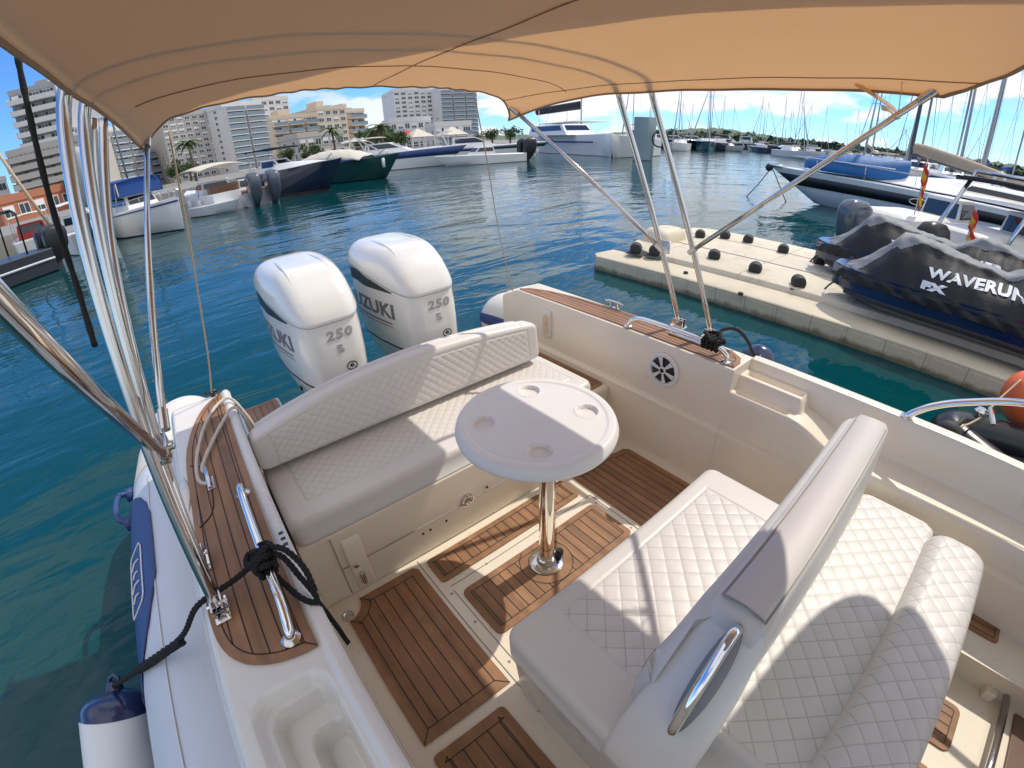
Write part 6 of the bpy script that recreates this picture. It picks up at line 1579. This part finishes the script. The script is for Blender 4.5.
# awnings and parasols on the quay
for px, D, m, lb in ((418, 78, 'creamcv', 'white pyramid marquee on the quay near the clubhouse'), (452, 80, 'creamcv', 'second white marquee on the quay, nearer the ropes'), (408, 82, 'redc', 'red parasol on the quay under the slab tower')):
    p = far(px, 139, D); p.z = .75; t = root('marquee', lb, 'marquee', p)
    mb = MB(); mb.rings([[(2*a, 2*b, 2.1) for a, b in ((-1, -1), (1, -1), (1, 1), (-1, 1))], [(.1*a, .1*b, 3.4) for a, b in ((-1, -1), (1, -1), (1, 1), (-1, 1))]]); put('roof', mb, M[m], t, world=False)
    for a, b in ((-1, -1), (1, -1), (1, 1), (-1, 1)):
        mb = MB(); mb.box(1.9*a-.05, 1.9*a+.05, 1.9*b-.05, 1.9*b+.05, 0, 2.1); put('leg', mb, M['white'], t, world=False)
# furled mast at the left with a rolled sail, and a bare spar
p = far(88, 200, 22); t = root('furled_mast', 'tall mast with a rolled pale sail standing beside the left steel bows', 'mast', (p.x, p.y, WZ))
mb = MB(); mb.tube([(0, 0, 0), (0, 0, 9.5)], .07, 10); put('mast', mb, M['alu'], t, smooth=True, world=False)
mb = MB(); mb.tube([(.1, 0, 1.6), (.1, 0, 1.9), (.1, 0, 3.6), (.1, 0, 3.9)], [.12, .34, .30, .12], 12); put('rolled_sail', mb, M['greycv'], t, smooth=True, world=False)
p = far(52, 215, 26); t = root('spar', 'slanting pale wooden spar rising from the boats on the left', 'spar', (p.x, p.y, WZ))
mb = MB(); mb.tube([(0, 0, .5), (-1.6, .2, 5.6)], .07, 8); put('pole', mb, M['tancv'], t, smooth=True, world=False)

# =================================================================== TREES ON THE QUAY
def crown_mb(r, h, n, leaf, rng, squash=.8):
    mb = MB(); C = [(rng.gauss(0, r*.45), rng.gauss(0, r*.45), h+rng.uniform(-.5, .55)*r*squash) for _ in range(9)]
    for _ in range(n):
        c = rng.choice(C); d = Vector((rng.gauss(0, 1), rng.gauss(0, 1), rng.gauss(0, .8))).normalized()*r*.5*rng.random()**.4
        p = Vector(c)+d; a = Vector((rng.gauss(0, 1), rng.gauss(0, 1), rng.gauss(0, 1))).normalized(); b = a.cross(Vector((rng.gauss(0, 1), rng.gauss(0, 1), rng.gauss(0, 1)))).normalized(); s = leaf*rng.uniform(.6, 1.3)
        mb.add([p-a*s, p+b*s*.6, p+a*s, p-b*s*.6], [(0, 1, 2, 3)], 0 if rng.random() < .6 else 1)
    return mb
def tree(px, D, r, h, label, seed, py=None, group='trees along the quay'):
    rng = random.Random(seed); y = float(np.interp(px, [0, 232, 400, 600, 740, 868, 1000], [205, 158, 140, 136, 145, 158, 190])); p = far(px, y, D); p.z = .7
    t = root('tree', label, 'tree', p, 0, group)
    mb = MB(); mb.tube([(0, 0, 0), (.1, 0, h*.5), (.0, .1, h)], [.22, .16, .08], 8)
    for k in range(4):
        a = rng.uniform(0, 6.28); mb.tube([(0.05, 0, h*.6), (math.cos(a)*r*.5, math.sin(a)*r*.5, h+rng.uniform(-.1, .3)*r)], [.09, .03], 6)
    put('trunk', mb, M['bark'], t, smooth=True, world=False)
    put('crown', crown_mb(r, h, 900, r*.11, rng), [M['leafd'], M['leafl']], t, world=False); return t
def palm(px, D, h, label, seed):
    rng = random.Random(seed); y = float(np.interp(px, [0, 232, 400, 600, 740], [205, 158, 140, 136, 145])); p = far(px, y, D); p.z = .7
    t = root('palm_tree', label, 'palm tree', p, 0, 'palms along the quay')
    mb = MB(); mb.tube([(0, 0, 0), (.15, 0, h*.5), (0, 0, h)], [.24, .18, .16], 8); put('trunk', mb, M['bark'], t, smooth=True, world=False)
    mb = MB()
    for k in range(18):
        a = rng.uniform(0, 6.28); e = rng.uniform(-.2, 1.1); L = rng.uniform(1.6, 2.4); d = Vector((math.cos(a), math.sin(a), 0)); s = Vector((-math.sin(a), math.cos(a), 0))
        P_ = [Vector((0, 0, h))+d*L*f*math.cos(e*(1-f))+Vector((0, 0, L*(math.sin(e)*f-.75*f*f))) for f in (0, .3, .6, 1)]
        w_ = [.08, .30, .26, .03]; V = [q for i, q_ in enumerate(P_) for q in (q_+s*w_[i]+Vector((0, 0, -.1)), q_, q_-s*w_[i]+Vector((0, 0, -.1)))]
        mb.add(V, [(3*i+j, 3*i+j+1, 3*i+j+4, 3*i+j+3) for i in range(3) for j in range(2)], rng.randint(0, 1))
    put('crown', mb, [M['leafd'], M['leafl']], t, world=False); return t
for i, (px, D, r, h, lb) in enumerate([(78, 74, 2.0, 2.6, 'bright bushy tree in front of the left balcony bands'), (176, 84, 1.7, 2.4, 'round green tree at the foot of the grid windows block'), (188, 88, 1.4, 1.8, 'low green tree right beside the round one'),
        (288, 84, 1.5, 1.9, 'dark tree behind the black hardtop boat'), (312, 80, 1.7, 1.7, 'olive green bush tree over the dark blue-green hull'), (364, 92, 2.2, 3.2, 'tree left of the hill under the cream blocks'),
        (376, 84, 1.8, 2.6, 'yellowish green tree on the quay, left of the terraced house'), (388, 90, 1.9, 3.0, 'taller dark tree on the quay at the terraced house'), (400, 74, 1.6, 2.2, 'low dark shrub tree in front of the terraced house'), (492, 95, 1.7, 2.0, 'tree behind the rope, right of the clubhouse'), (510, 105, 1.8, 2.2, 'tree at the right end of the quay behind the yachts')]):
    tree(px, D, r, h, lb, 20+i)
for i, (px, D, h, lb) in enumerate([(193, 76, 5.2, 'palm in front of the grid windows block'), (334, 82, 4.6, 'palm before the cream terraces'), (372, 76, 3.6, 'short palm left of the yellowish tree'), (382, 72, 3.9, 'palm beside the radar arch of the striped yacht')]):
    palm(px, D, h, lb, 50+i)
# far wood along the hills reads as one mass
mb = MB(); rng = random.Random(9)
for k in range(2600):
    px = rng.uniform(640, 1040); y = float(np.interp(px, [600, 740, 868, 1000], [136, 145, 158, 190])); p = far(px, y, rng.uniform(380, 640))
    if rng.random() < .25 and px < 760: z = rng.uniform(2, 9)
    else: z = rng.uniform(1, 6)
    s = rng.uniform(2, 5); n_ = 6
    c = Vector((p.x, p.y, z)); V = [c+Vector((rng.gauss(0, s*.5), rng.gauss(0, s*.5), rng.gauss(0, s*.3))) for _ in range(5)]
    mb.add(V, [(0, 1, 2), (0, 2, 3), (1, 3, 4), (2, 4, 0)], rng.randint(0, 1))
tag(put('far_wood', mb, [M['leafd'], M['hill']]), kind='stuff')
